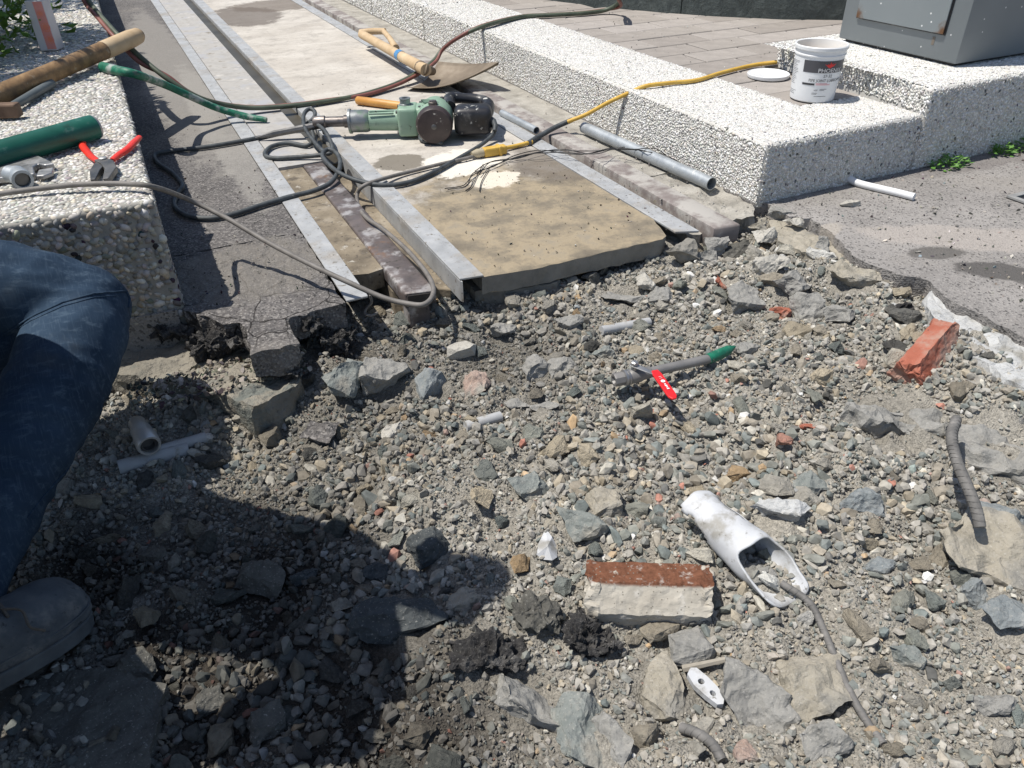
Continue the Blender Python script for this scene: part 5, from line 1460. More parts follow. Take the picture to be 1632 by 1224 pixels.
build(MB().lathe([(.026, 0), (.026, .006), (.022, .008), (.022, .024), (.024, .026), (.024, .030), (.013, .030), (.013, .018)], 20, Matrix.Translation((.245, .01, AX+.058))), 'oil_cap', M_HSLEEVE, gb, smooth=35, local=True)
for (y_, z_) in ((-.045, .045), (.045, .045), (-.045, -.04)): build(MB().lathe([(.007, 0), (.007, .006), (.004, .0065)], 10, Matrix.Translation((.2135, y_, AX+z_)) @ Matrix.Rotation(-math.pi/2, 4, 'Y')), 'bolt', M_STEEL_D, gb, local=True)
# crank housing and motor: axis along local -y
def Y(prof, x=.37, z=AX+.012, n=32): return MB().lathe([(r, y) for (y, r) in prof], n, Matrix(((1, 0, 0, x), (0, 0, -1, 0), (0, 1, 0, z), (0, 0, 0, 1))))
mot = build(Y([(-.075, .05), (-.07, .066), (-.02, .074), (.0, .077), (.05, .077), (.09, .075), (.105, .073), (.107, .066)]), 'motor_housing', M_HGREEN, ham, smooth=40, local=True)
build(MB().box((.335, .0, AX+.004), (.11, .112, .112)), 'crank_case', M_HGREEN, ham, bevel=.02, bseg=3, smooth=40, local=True)
for k in range(5): build(MB().box((.345+.004*k, -.02-.011*k, AX+.084), (.06, .004, .008)), 'cooling_rib', M_HGREEN, mot, bevel=.001, local=True)
cap = build(Y([(.104, .060), (.106, .074), (.115, .077), (.140, .075), (.152, .068), (.157, .048), (.159, .0)]), 'motor_cap', M_CAP, ham, smooth=40, local=True)
build(Y([(.156, .012), (.160, .011), (.163, .006)], n=12), 'cap_screw', M_STEEL_D, cap, smooth=40, local=True)
build(MB().lathe([(.019, 0), (.019, .012), (.015, .014), (.015, .018), (.008, .018)], 16, Matrix.Translation((.368, -.09, AX+.082))), 'brush_cap', M_CHUCK, ham, smooth=35, local=True)
for (x_, y_) in ((.31, -.03), (.40, .03), (.31, .045)): build(MB().lathe([(.009, 0), (.009, .008), (.005, .009)], 10, Matrix.Translation((x_, y_, AX+.055+.02*(x_ > .35)))), 'bolt', M_STEEL_D, ham, smooth=35, local=True)
# black D handle at the rear
hd = build(MB().box((.53, -.045, AX+.008), (.16, .115, .112)), 'handle_housing', M_BLACKP, ham, bevel=.028, bseg=4, smooth=50, local=True)
lp = [Vector((.43, .0, AX+.045)), Vector((.425, .07, AX+.055)), Vector((.44, .115, AX+.055)), Vector((.50, .125, AX+.050)), Vector((.565, .115, AX+.042)), Vector((.595, .07, AX+.036)), Vector((.592, .0, AX+.03)), Vector((.58, -.04, AX+.02))]
build(MB().tube(catmull(lp, 6), [.030, .026, .024, .022, .024, .026, .028, .03], 16), 'grip', M_BLACKP, ham, smooth=60, local=True)
build(MB().box((.50, .04, AX-.035), (.10, .10, .05)), 'grip_foot', M_BLACKP, ham, bevel=.015, bseg=3, smooth=50, local=True)
build(MB().tube([Vector((.598, -.075, AX+.014)), Vector((.615, -.085, AX+.008)), Vector((.622, -.105, AX-.005)), Vector((.618, -.125, AX-.02))], [.016, .013, .011, .009], 12), 'cord_boot', M_CORD, ham, smooth=60, local=True)
build(MB().tube(catmull([Vector((.30, -.05, .012)), Vector((.31, -.10, .009)), Vector((.35, -.13, .009)), Vector((.40, -.15, .010))], 5), .008, 8), 'side_lead', M_CORD, ham, smooth=60, local=True)

# ------------------------------------------------------------------ shovel and the wooden handle behind the hammer
sv = thing('shovel', 'short wooden shovel with a dusty steel blade resting behind the hammer', 'shovel', at(668, 106, .0))
g0, g1 = at(577, 55, .085), at(672, 108, .085)
build(MB().tube([g0, g0.lerp(g1, .4), g0.lerp(g1, .8), g1, g1+(g1-g0)*.06], [.026, .026, .028, .031, .030], 16), 'shaft', M_WOOD, sv, smooth=60)
gA, gB, gC = at(574, 52, .085), at(614, 50, .10), at(628, 72, .10)
build(MB().tube(catmull([gA, gA.lerp(gB, .5)+Vector((0, 0, .004)), gB], 4), .019, 12), 'grip', M_WOOD, sv, smooth=60)
build(MB().tube([gB+(gA-gB).normalized()*.01, gB.lerp(gC, .5), gC+(gC-gB)*.2], [.016, .016, .02], 12), 'fork', M_WOOD, sv, smooth=60)
M_BLUE = simple('blue_sticker', [(0.3, (.04, .19, .42)), (0.7, (.09, .28, .52))], 60, .5, bump=0, wear=[((.6, .6, .58), 60, .56, .64)])
dsh = (g1-g0).normalized(); c_ = g0.lerp(g1, .68)
build(MB().tube([c_-dsh*.025, c_+dsh*.025], .0292, 16, caps=False), 'sticker', M_BLUE, sv, smooth=60)
# blade as a dished sheet between shoulder, socket and raised tip
S_ = at(676, 112, .06); N_ = at(645, 138, .022); T_ = at(794, 99, .135); F_ = S_+(S_-N_)*.75; F_.z = .075
nu, nv = 18, 14
vs, fs = [], []
for i in range(nu+1):
    u = i/nu
    wid = (1-u**2.6)
    for j in range(nv+1):
        v = j/nv
        base = N_.lerp(F_, v)
        mid = N_.lerp(F_, .5)
        e = base.lerp(T_, u)*wid+T_*(1-wid) if u > 0 else base
        e = (N_.lerp(F_, v)-mid)*wid+mid.lerp(T_, u)
        dish = -.045*(1-(2*v-1)**2)*(1-u*.75)-.03*math.sin(math.pi*u)*(1)
        e = e+Vector((0, 0, dish))
        vs.append(e)
for i in range(nu):
    for j in range(nv): fs.append((i*(nv+1)+j, i*(nv+1)+j+1, (i+1)*(nv+1)+j+1, (i+1)*(nv+1)+j))
M_BLADE = simple('dusty_blade', [(0.3, (.13, .10, .07)), (0.6, (.23, .185, .135)), (0.8, (.32, .27, .21))], 9, .65, .25, bump=.3, bscale=60)
vs = [Vector((q.x, q.y, max(q.z, .004))) for q in vs]
o = build(MB().add(vs, fs), 'blade', M_BLADE, sv, smooth=60)
md = o.modifiers.new('thick', 'SOLIDIFY'); md.thickness = .0025; md.offset = 1
build(MB().tube([g1-dsh*.02, g1+dsh*.05, S_.lerp(T_, .12)+Vector((0, 0, -.01))], [.033, .032, .02], 14), 'socket', M_BLADE, sv, smooth=60)
a, b = at(570, 160, .02), at(650, 170, .02)
tag(build(MB().tube([a-(b-a)*.02, a, a.lerp(b, .5), b, b+(b-a)*.8], [.014, .0195, .0195, .018, .017], 14), 'wooden_handle', M_WOODY, smooth=60), 'round varnished wooden tool handle poking out behind the hammer barrel', 'tool handle')  # wooden handle of a hidden hammer; its head is not built

# ------------------------------------------------------------------ valve with red lever
ZV = -.082
va, vb, vc = at(978, 606, ZV), at(1134, 571, ZV), at(1172, 552, ZV)
ax_ = (vb-va).normalized(); VL = (vb-va).length
vz = Vector((0, 0, 1)); vy = vz.cross(ax_)
val = thing('ball_valve', 'steel ball valve with a flat red lever on a pipe with green torn end', 'valve', va-Vector((0, 0, .03)))
mv = Matrix(((vy.x, vz.x, ax_.x, va.x), (vy.y, vz.y, ax_.y, va.y), (vy.z, vz.z, ax_.z, va.z), (0, 0, 0, 1)))
build(MB().lathe([(.006, .008), (.011, .0), (.0165, .0), (.0175, .003), (.0175, .026), (.015, .028)], 6+2, mv), 'end_nut', M_DULL, val, smooth=30)
build(MB().lathe([(.015, .026), (.0205, .028), (.0205, .033), (.018, .034), (.018, .036), (.0205, .037), (.0205, .041), (.017, .043)], 24, mv), 'union_ring', M_STEEL, val, smooth=35)
build(MB().lathe([(.017, .042), (.0195, .048), (.0195, .072), (.016, .080), (.0155, .1), (.0135, .102)], 20, mv), 'valve_body', M_DULL, val, smooth=40)
build(MB().tube([va+ax_*.09, va+ax_*.18, vb], .0125, 18), 'pipe', M_DULL, val, smooth=60)
build(MB().tube([vb-ax_*.012, vb+(vc-vb)*.3, vb+(vc-vb)*.7, vc], [.0145, .015, .0125, .002], 12), 'green_end', M_GREENT, val, smooth=60)
st = va+ax_*.055
build(MB().tube([st+vz*.015, st+vz*.034], .0075, 12), 'stem', M_STEEL, val, smooth=40)
build(MB().lathe([(.0095, 0), (.0095, .007), (.006, .009)], 6, Matrix.Translation(st+vz*.034+Vector((0, 0, 0)))), 'stem_nut', M_STEEL, val)
l0 = st+vz*.030; l1 = at(1032, 592, ZV+.026); l2 = at(1046, 597, ZV+.022); l3 = at(1074, 637, ZV+.016)
def ribbon(pts, ws, th, name, mat, parent, bevel=.0008):
    pts = [Vector(q) for q in pts]; mb = MB(); vs, fs = [], []
    for i, q in enumerate(pts):
        d_ = (pts[min(i+1, len(pts)-1)]-pts[max(i-1, 0)]).normalized(); sd = d_.cross(vz).normalized(); up_ = sd.cross(d_).normalized()
        for (s_, h_) in ((-1, 0), (1, 0), (1, 1), (-1, 1)): vs.append(q+sd*s_*ws[i]/2+up_*th*h_)
    for i in range(len(pts)-1):
        for k in range(4):
            k2 = (k+1) % 4; fs.append((i*4+k, i*4+k2, i*4+4+k2, i*4+4+k))
    n = (len(pts)-1)*4
    fs += [(3, 2, 1, 0), (n, n+1, n+2, n+3)]
    return build(mb.add(vs, fs), name, mat, parent, bevel=bevel)
ribbon([l0-(l1-l0)*.3, l0, l1, l2], [.018, .02, .014, .014], .0025, 'lever_neck', M_STEEL, val)
dl_ = (l3-l2)
lev = ribbon([l2-dl_*.12, l2+dl_*.05, l2+dl_*.8, l2+dl_*.93, l3+dl_*.02], [.017, .0235, .0235, .021, .010], .006, 'lever', M_REDLEV, val, .002)
ml = axes(l2+dl_*.45+vz*.0075, dl_, vz)
build(MB().lathe([(.0055, 0), (.0055, .0006)], 14, ml @ Matrix.Translation((-.008, 0, 0))), 'round_mark', M_INKW, lev)
for k in range(4): build(MB().box((.004+.006*k, .0, .0003), (.004, .004+.002*(k % 2), .0006), ml), 'letter_mark', M_INKW, lev)
for k in range(2): build(MB().box((-.026+.006*k, 0, .0003), (.002, .007, .0005), ml), 'letter_mark', M_INKP, lev)

# ------------------------------------------------------------------ red brick, rusty brick
def disp(bm, cuts=3, amp=.004, minlen=.012, sd=0, ends=None):
    bmesh.ops.triangulate(bm, faces=bm.faces)
    for k in range(cuts):
        L = [e for e in bm.edges if e.calc_length() > minlen]
        if not L: break
        bmesh.ops.subdivide_edges(bm, edges=L, cuts=1); bmesh.ops.triangulate(bm, faces=bm.faces)
    for v in bm.verts:
        p = v.co*40+Vector((sd, sd, sd))
        a_ = amp
        if ends and abs(v.co.x) > ends: a_ = amp*3.5
        v.co += mnoise.noise_vector(p)*a_+mnoise.noise_vector(p*2.7)*a_*.5
t = NT('red_brick'); c = t.ramp(t.noise(18, 6, .6), [(0.3, (.30, .095, .06)), (0.7, (.42, .155, .105))])
c = t.mix(t.math('MULTIPLY', t.step(t.noise(11, 6, .65), .42, .62), .8), c, (.36, .265, .215)); c = t.mix(t.step(t.noise(75, 3, .6), .68, .74), c, (.07, .05, .045)); t.bump(t.noise(110, 5, .7), .6, .003)
M_BRICK = t.fin(c, .9, spec=.2)
ba, bb = gpt(1437, 622), gpt(1508, 538)
d_ = (bb-ba); 
o = build(MB().prism([(-.045, -.012), (-.012, .052), (.032, .040), (.045, -.012), (.02, -.03)], -.10, .10, Matrix(((0, 0, 1, 0), (1, 0, 0, 0), (0, 1, 0, 0), (0, 0, 0, 1)))), 'red_brick', M_BRICK, local=True, fn=lambda bm: disp(bm, 5, .003, .009, 3, .088))
o.matrix_world = axes((ba+bb)/2+Vector((0, 0, .018)), d_)
tag(o, 'broken red brick lying tilted on the soil near the road edge', 'brick')
t = NT('rust_stained_brick'); c = t.ramp(t.noise(16, 6, .6), [(0.3, (.34, .31, .26)), (0.7, (.50, .465, .40))])
sp_ = t.n('ShaderNodeSeparateXYZ'); t.l(t.co, sp_.inputs[0])
m_ = t.math('ADD', sp_.outputs['Z'], t.math('MULTIPLY', t.math('SUBTRACT', t.noise(40, 5, .65), .5), .035))
c = t.mix(t.step(t.math('MULTIPLY', t.step(m_, .066, .074), t.step(sp_.outputs['Y'], -.016, -.004)), .2, .8), c, t.ramp(t.noise(90, 5, .7), [(0.3, (.085, .036, .02)), (0.7, (.22, .095, .055))]))
c = t.mix(t.math('MULTIPLY', t.step(t.noise(30, 5, .6), .56, .66), .5), c, (.62, .59, .54)); c = t.mix(t.step(t.voro(110), .2, .1), c, (.2, .18, .15)); t.bump(t.noise(120, 5, .7), .5, .003)
M_RBR = t.fin(c, .9, spec=.2)
ra, rb = gpt(942, 965), gpt(1132, 965)
d_ = rb-ra; d_.z = 0
cs = [(-.040, .0), (-.046, .038), (-.006, .078), (.046, .074), (.055, .0)]
o = build(MB().prism(cs, -.112, .112, Matrix(((0, 0, 1, 0), (1, 0, 0, 0), (0, 1, 0, 0), (0, 0, 0, 1)))), 'stained_brick', M_RBR, local=True, fn=lambda bm: disp(bm, 5, .0028, .009, 8, .098))
mid = at(1033, 948, (ra.z+rb.z)/2+.03)
o.matrix_world = axes(Vector((mid.x, mid.y, (ra.z+rb.z)/2-.008)), d_)
tag(o, 'cream brick with a rust stained top lying on the gravel', 'brick')

# ------------------------------------------------------------------ broken white pipe
wa, wb = at(1108, 806, -.105), at(1232, 912, -.108)
ax2 = (wb-wa); WL = ax2.length; ax2.normalize(); u2 = (vz-ax2*vz.dot(ax2)).normalized(); s2v = ax2.cross(u2)   # s2v: sideways
NS, NT_ = 26, 40
vs, fs, idx = [], [], {}
for i in range(NS+1):
    s = i/NS
    for j in range(NT_+1):
        th_ = -math.pi+2*math.pi*j/NT_       # 0 = up
        R_ = .048*(1+.10*math.cos(th_*2))*(1+.06*math.sin(th_*2+s*3))
        ext = -.060*math.cos(th_-.35)*max(0, (s-.45)/.55)+.010*max(0, (s-.7)/.3)*math.sin(th_*3+1)
        pos = wa+ax2*(s*WL+ext)+(u2*math.cos(th_)*.78+s2v*math.sin(th_)*1.1)*R_
        idx[i, j] = len(vs); vs.append(pos)
def alive(s, th_):
    half = .75+2.6*max(0, (s-.15)/.6)+.2*math.sin(s*17)+.12*math.sin(s*31)
    if abs(th_-.1) > half: return False
    if .18 < s < .52 and abs(th_+.62-.35*(s-.3)) < .075: return False
    return True
for i in range(NS):
    for j in range(NT_):
        if alive((i+.5)/NS, -math.pi+2*math.pi*(j+.5)/NT_): fs.append((idx[i, j], idx[i, j+1], idx[i+1, j+1], idx[i+1, j]))
def tidy(bm):
    bmesh.ops.delete(bm, geom=[v for v in bm.verts if not v.link_faces], context='VERTS')
    bmesh.ops.remove_doubles(bm, verts=bm.verts, dist=.0005)
    for v in bm.verts: v.co += mnoise.noise_vector(v.co*30)*.0035
o = build(MB().add(vs, fs), 'broken_pipe', M_PVC, smooth=50, fn=tidy); md = o.modifiers.new('thick', 'SOLIDIFY'); md.thickness = .004; md.offset = -1
tag(o, 'broken white plastic pipe with a jagged open end filled with soil', 'pipe')
mb = MB(); sl = wa.lerp(wb, .80)-u2*.018
for k in range(40):
    V, F = CRUMB[k % 12]; r_ = .007+.008*random.random(); off = Vector((random.gauss(0, .012), random.gauss(0, .012), random.gauss(-.008, .006)))+ax2*random.uniform(-.05, .025)
    mb.add([Vector(q)*r_+sl+off for q in V.tolist()], F.tolist())
o2 = build(mb, 'soil_plug', MR['grey'], o); o2['kind'] = 'stuff'

# ------------------------------------------------------------------ bars
def ribbed(name, label, cat, pts, r, pitch, mat, group=None, ribs=True):
    pth = catmull(pts, 10); o = tag(build(MB().tube(pth, r, 10), name, mat, smooth=60), label, cat, group)
    if ribs:
        mb = MB(); acc = 0
        for i in range(1, len(pth)):
            d_ = pth[i]-pth[i-1]; L_ = d_.length; acc += L_
            if acc > pitch:
                acc = 0; d_.normalize(); c_ = pth[i]; tl = (d_+.35*d_.orthogonal()).normalized()
                mb.tube([c_-tl*.0016, c_+tl*.0016], [r*1.12, r*1.12], 10)
        build(mb, 'ribs', mat, o, smooth=60)
    return o
ribbed('rebar', 'thick curved ribbed steel bar rising from the concrete lump on the right', 'rebar', [at(1562, 840, -.05), at(1556, 812, -.03), at(1544, 780, -.01), at(1530, 748, .005), at(1520, 718, .012), at(1517, 692, .008), at(1524, 668, -.012)], .0105, .010, M_RUSTB, 'steel bars in the rubble')
q0 = gpt(1252, 935); q = [gpt(a, b, .006) for a, b in ((1245, 930), (1290, 962), (1312, 1005), (1330, 1048), (1352, 1100), (1380, 1150), (1408, 1188))]
for k in q: k.z += .002
ribbed('rebar', 'long thin steel bar snaking from the broken white pipe to the bottom edge', 'rebar', q, .0066, .012, M_RUSTB, 'steel bars in the rubble')
q = [gpt(a, b, .008) for a, b in ((1085, 1163), (1110, 1172), (1135, 1190), (1150, 1215))]
for k in q: k.z += .006
ribbed('rebar', 'short curved steel bar half buried at the bottom edge', 'rebar', q, .0085, .010, M_RUSTB, 'steel bars in the rubble')
rock(1568, 892, 150, 150, 'tan', 'big tan concrete lump with the curved steel bar stuck in it', nv=16, cells=16, sz=100, name='concrete_lump', cat='concrete')
q = [gpt(1086, 1077), gpt(1155, 1062)]
for k in q: k.z += .02
tag(build(MB().tube([q[0], q[0].lerp(q[1], .5), q[1]], [.007, .006, .005], 6), 'wooden_stick', simple('grey_stick', [(0.3, (.22, .2, .165)), (0.7, (.33, .30, .25))], 40, .9)), 'short grey stick lying across the rubble above the perforated plastic piece', 'stick')
# perforated white plastic piece
c0 = gpt(1122, 1104); c0.z += .02
dd = gpt(1150, 1128)-gpt(1094, 1082); dd.z = 0
bm = bmesh.new()
out_ = [(-.040, .004), (-.034, .013), (-.010, .016), (.012, .016), (.033, .011), (.041, .0), (.036, -.009), (.014, -.013), (-.012, -.015), (-.034, -.009)]
loops = [out_, [(-.010+.006*math.cos(a), .006*math.sin(a)) for a in np.linspace(0, 6.28, 9)[:-1]], [(.017+.006*math.cos(a), .005*math.sin(a)) for a in np.linspace(0, 6.28, 9)[:-1]]]
es = []
for lp_ in loops:
    vv = [bm.verts.new((x_, y_, 0)) for x_, y_ in lp_]; es += [bm.edges.new((vv[i], vv[(i+1) % len(vv)])) for i in range(len(vv))]
bmesh.ops.triangle_fill(bm, use_beauty=True, edges=es)
r_ = bmesh.ops.extrude_face_region(bm, geom=list(bm.faces)); bmesh.ops.translate(bm, vec=(0, 0, -.012), verts=[g for g in r_['geom'] if isinstance(g, bmesh.types.BMVert)])
bmesh.ops.recalc_face_normals(bm, faces=bm.faces)
me = bpy.data.meshes.new('perforated_plastic'); bm.to_mesh(me); bm.free(); me.materials.append(M_PVC)
o = link(bpy.data.objects.new('perforated_plastic', me)); o.matrix_world = axes(c0, dd, Vector((.05, -.25, 1))); tag(o, 'small white plastic piece with two holes lying in the rubble', 'plastic piece')
# white scrap
p0 = gpt(872, 872)
pts = [(870, 842), (880, 856), (888, 870), (888, 888), (880, 893), (866, 892), (855, 884), (858, 866)]
vs = [at(873, 870, p0.z+.032)]+[at(a, b, p0.z+.014+.008*math.sin(i*2.1)) for i, (a, b) in enumerate(pts)]
o = build(MB().add(vs, [(0, i+1, (i+1) % 8+1) for i in range(8)]), 'white_scrap', M_PVC); md = o.modifiers.new('thick', 'SOLIDIFY'); md.thickness = .002
tag(o, 'crumpled white plastic scrap left of the rust stained brick', 'scrap')
# couplings and conduits in the trench
f0, f1 = at(217, 672, -.14), at(239, 712, -.14)
fa = (f1-f0).normalized(); fu = (vz-fa*vz.dot(fa)).normalized(); fs_ = fu.cross(fa)
mf = Matrix(((fs_.x, fu.x, fa.x, f0.x), (fs_.y, fu.y, fa.y, f0.y), (fs_.z, fu.z, fa.z, f0.z), (0, 0, 0, 1)))
cf = thing('pipe_coupling', 'short silver pipe coupling with a dark open end near the bent knee', 'fitting', f0-Vector((0, 0, .03)))
FL = (f1-f0).length
M_COUP = m_steel('coupling', (.50, .48, .45), (.66, .64, .60), .5, .4)
build(MB().lathe([(.010, -.006), (.017, 0), (.020, .006), (.020, FL*.32), (.024, FL*.36), (.024, FL*.62)], 20, mf), 'neck', M_COUP, cf, smooth=35)
build(MB().lathe([(.020, FL*.60), (.0265, FL*.62), (.0275, FL*.66), (.0275, FL*.93), (.025, FL*.98), (.0205, FL*.98), (.0205, FL*.7)], 24, mf, cap=False), 'collar', M_COUP, cf, smooth=35)
build(MB().lathe([(.0195, FL*.72), (.0195, FL*.90), (.017, FL*.93), (.0145, FL*.93), (.0145, FL*.80), (.0, FL*.80)], 20, mf), 'ring', M_STEEL_D, cf, smooth=35)
for (A_, B_, r_, dz, m_, lb) in (((192, 752), (302, 722), .019, .012, M_PVCG, 'grey plastic conduit half buried below the silver coupling'), ((236, 728), (330, 700), .015, .006, M_PVCG, 'thinner grey conduit half buried behind the silver coupling'), ((958, 533), (1034, 519), .0135, .012, M_PVCG, 'grey conduit end showing through the gravel below the slab'), ((742, 684), (798, 668), .014, .008, M_PVCG, 'short grey conduit piece buried left of the valve')):
    a, b = gpt(*A_), gpt(*B_); a.z += dz; b.z += dz
    tag(build(MB().tube([a, a.lerp(b, .5), b], r_, 14), 'conduit', m_, smooth=60), lb, 'conduit', 'grey conduits in the trench')

# ------------------------------------------------------------------ the man crouching at the left
def remesh(mb, vox, smooth_it=4):
    me = bpy.data.meshes.new('tmp'); bm = bmesh.new(); vs = [bm.verts.new(q) for q in mb.v]
    for f in mb.f: bm.faces.new([vs[i] for i in f])
    bmesh.ops.recalc_face_normals(bm, faces=bm.faces); bm.to_mesh(me); bm.free()
    o = bpy.data.objects.new('tmp', me); COL.objects.link(o)
    m = o.modifiers.new('r', 'REMESH'); m.mode = 'VOXEL'; m.voxel_size = vox
    s_ = o.modifiers.new('s', 'SMOOTH'); s_.iterations = smooth_it; s_.factor = .5
    dg = bpy.context.evaluated_depsgraph_get(); ev = o.evaluated_get(dg)
    out = bpy.data.meshes.new_from_object(ev)
    bpy.data.objects.remove(o)
    return out
K = at(128, 486, .165); A0 = at(-48, 905, -.05)
kc = (K.x*math.cos(YAW)-K.y*math.sin(YAW)*-1 if False else K.dot(cc(1, 0, 0)), K.dot(cc(0, 1, 0)))
HF = K-RT*.38-FW*.16+Vector((0, 0, .17)); HN = HF+RT*.06-FW*.27
KN = cc(-.80, .68, .17); AN = cc(-.97, .61, -.12)
PV = (HF+HN)/2+Vector((0, 0, .03))
SHC = cc(-.80, 1.0, .80); CH = PV.lerp(SHC, .52)-FW*.03
SF = SHC-RT*.10+FW*.13; SN = SHC+RT*.06-FW*.25
NK = SHC+RT*.07+Vector((0, 0, .08)); HD = NK+RT*.07+Vector((0, 0, .15))
man = thing('person', 'person in dark blue jeans and dusty grey shoe crouching at the left edge', 'person', Vector((A0.x, A0.y, -.2)))
def limb(mb, pts, rs, n=18, seg=6): mb.tube(catmull(pts, seg), rs, n)
def ball(mb, c, r, sc=(1, 1, 1)):
    prof = [(max(1e-4, r*math.sin(math.pi*i/10)), -r*math.cos(math.pi*i/10)) for i in range(11)]
    mb.lathe(prof, 18, Matrix.Translation(c) @ Matrix.Diagonal((*sc, 1)))
jm = MB()
limb(jm, [HF-RT*.05, HF, HF.lerp(K, .45)+Vector((0, 0, .008)), HF.lerp(K, .8)+Vector((0, 0, .006)), K], [.125, .122, .112, .104, .092], 24)
ball(jm, K+Vector((0, 0, -.004))+RT*.010, .096)
KA = (A0-K)
limb(jm, [K+KA*-.02, K+KA*.15+RT*.022, K+KA*.42+RT*.018, K+KA*.72-RT*.002, A0, A0+KA*.12], [.094, .097, .098, .086, .07, .07], 24)
# cloth bunched between thigh and calf
limb(jm, [K-RT*.02-Vector((0, 0, .03)), K-RT*.14+KA*.15, K-RT*.24+KA*.28], [.075, .085, .075], 20)
limb(jm, [HN, HN.lerp(KN, .5), KN], [.11, .10, .085], 20); ball(jm, KN, .085); limb(jm, [KN, KN.lerp(AN, .5), AN], [.083, .08, .066], 20)
limb(jm, [HF+Vector((0, 0, .02)), PV+Vector((0, 0, .02)), HN+Vector((0, 0, .02))], [.125, .14, .125], 20); limb(jm, [PV, PV.lerp(CH, .45)], [.15, .14], 20)
jme = remesh(jm, .0085, 9)
n = len(jme.vertices); co = np.zeros(n*3); jme.vertices.foreach_get('co', co); co = co.reshape(-1, 3)
no = np.zeros(n*3); jme.vertices.foreach_get('normal', no); no = no.reshape(-1, 3)
bk = np.array(K); dk = np.linalg.norm(co-np.array(K-RT*.06+KA*.12), axis=1)
q_ = (co-bk) @ np.array([KA.normalized(), RT, FW]).T
fold = np.abs(vnoise(q_[:, 0]*26+q_[:, 1]*10+50, q_[:, 1]*5+q_[:, 2]*9+50)-.5)*2
fold2 = np.abs(vnoise(q_[:, 0]*9+q_[:, 1]*22+80, q_[:, 2]*7+20)-.5)*2
amp = .006+.012*np.exp(-(dk/.11)**2)
co = co+no*((.55-fold)*amp+(.5-fold2)*.006+.003*fbm(q_[:, 0]*30+9, q_[:, 1]*30+q_[:, 2]*20, 3))[:, None]
jme.vertices.foreach_set('co', (co-np.array(man.location)).ravel()); jme.update()
t = NT('denim'); w1 = t.noise(420, 2, .5, vec=t.stretch((1, .08, .08))); w2 = t.noise(420, 2, .5, vec=t.stretch((.08, 1, .12)))
c = t.ramp(t.noise(6, 6, .6), [(0.3, (.014, .030, .056)), (0.7, (.034, .062, .104))])
c = t.mix(t.math('MULTIPLY', t.step(t.noise(70, 4, .7, vec=t.stretch((.35, 1, 1), (0.3, .5, .6))), .5, .75), .45), c, (.115, .165, .22))
c = t.mix(t.math('MULTIPLY', t.step(w1, .5, .75), .4), c, (.07, .105, .15)); c = t.mix(t.math('MULTIPLY', t.step(t.noise(9, 5, .6), .55, .75), .25), c, (.085, .09, .09))
t.bump(t.math('ADD', w1, w2), .35, .001); M_DENIM = t.fin(c, .9, spec=.2)
jme.materials.clear(); jme.materials.append(M_DENIM); jme.polygons.foreach_set('use_smooth', [True]*len(jme.polygons))
jeans = bpy.data.objects.new('jeans', jme); link(jeans, man)
bvh = BVHTree.FromPolygons([tuple(q) for q in co], [tuple(p.vertices) for p in jme.polygons])
def onmesh(px, py):
    d = Vector(ray(px, py)).normalized(); h = bvh.ray_cast(Vector(CPOS), d)
    return h[0]+h[1]*.0005 if h[0] is not None else None
def seam(pxs, r, name):
    pts = []
    for i in range(len(pxs)-1):
        for k in range(8):
            u = k/8; q = onmesh(pxs[i][0]*(1-u)+pxs[i+1][0]*u, pxs[i][1]*(1-u)+pxs[i+1][1]*u)
            if q is not None: pts.append(q)
    if len(pts) > 3: build(MB().tube(pts, r, 6), name, M_DENIM, jeans, smooth=60)
seam([(2, 535), (50, 505), (100, 482), (150, 468), (200, 464), (206, 475), (204, 492)], .0024, 'seam')
seam([(2, 541), (50, 511), (100, 488), (150, 474), (196, 470)], .0012, 'seam')
seam([(150, 700), (110, 745), (70, 790), (40, 830)], .0018, 'seam')
# body, shirt, head
bmb = MB()
limb(bmb, [PV, PV.lerp(CH, .5), CH, SHC, NK], [.12, .13, .145, .12, .06], 20)
limb(bmb, [SF, SHC, SN], [.07, .11, .07], 16)
EF = SF-RT*.24-FW*.02-Vector((0, 0, .16)); HFd = EF-RT*.02-FW*.12-Vector((0, 0, .20))
EN = SN-RT*.10-FW*.03-Vector((0, 0, .27)); HNd = EN-RT*.10+FW*.04-Vector((0, 0, .21))
for S0, E0, H0_ in ((SF, EF, HFd), (SN, EN, HNd)):
    limb(bmb, [S0, S0.lerp(E0, .5), E0], [.058, .052, .045], 14); limb(bmb, [E0, E0.lerp(H0_, .5), H0_], [.044, .038, .028], 14)
    pd = (H0_-E0).normalized(); sd = pd.cross(Vector((0, 0, 1))).normalized()
    limb(bmb, [H0_, H0_+pd*.04, H0_+pd*.08], [.028, .038, .034], 12)
    for k in range(4):
        b0 = H0_+pd*.08+sd*(.018*(k-1.5)); L_ = (.062, .074, .07, .052)[k]; limb(bmb, [b0-pd*.02, b0+pd*L_*.5, b0+pd*L_*.85-Vector((0, 0, .015))], [.0095, .0088, .007], 8, 4)
    b0 = H0_+pd*.03+sd*.03; limb(bmb, [b0, b0+sd*.025+pd*.03, b0+sd*.03+pd*.055], [.012, .0105, .008], 8, 4)
limb(bmb, [NK-Vector((0, 0, .04)), NK, HD], [.065, .056, .055], 16)
ball(bmb, HD, .098, (1.0, .84, 1.18))
fd = (RT*.86+FW*.3-Vector((0, 0, .45))).normalized()
limb(bmb, [HD+fd*.085, HD+fd*.112-Vector((0, 0, .012)), HD+fd*.095-Vector((0, 0, .03))], [.012, .014, .01], 8, 4)
for sg in (-1, 1):
    e_ = HD+fd.cross(vz).normalized()*.084*sg; limb(bmb, [e_+Vector((0, 0, .03)), e_+fd.cross(vz).normalized()*.012*sg, e_-Vector((0, 0, .03))], [.01, .014, .008], 8, 4)
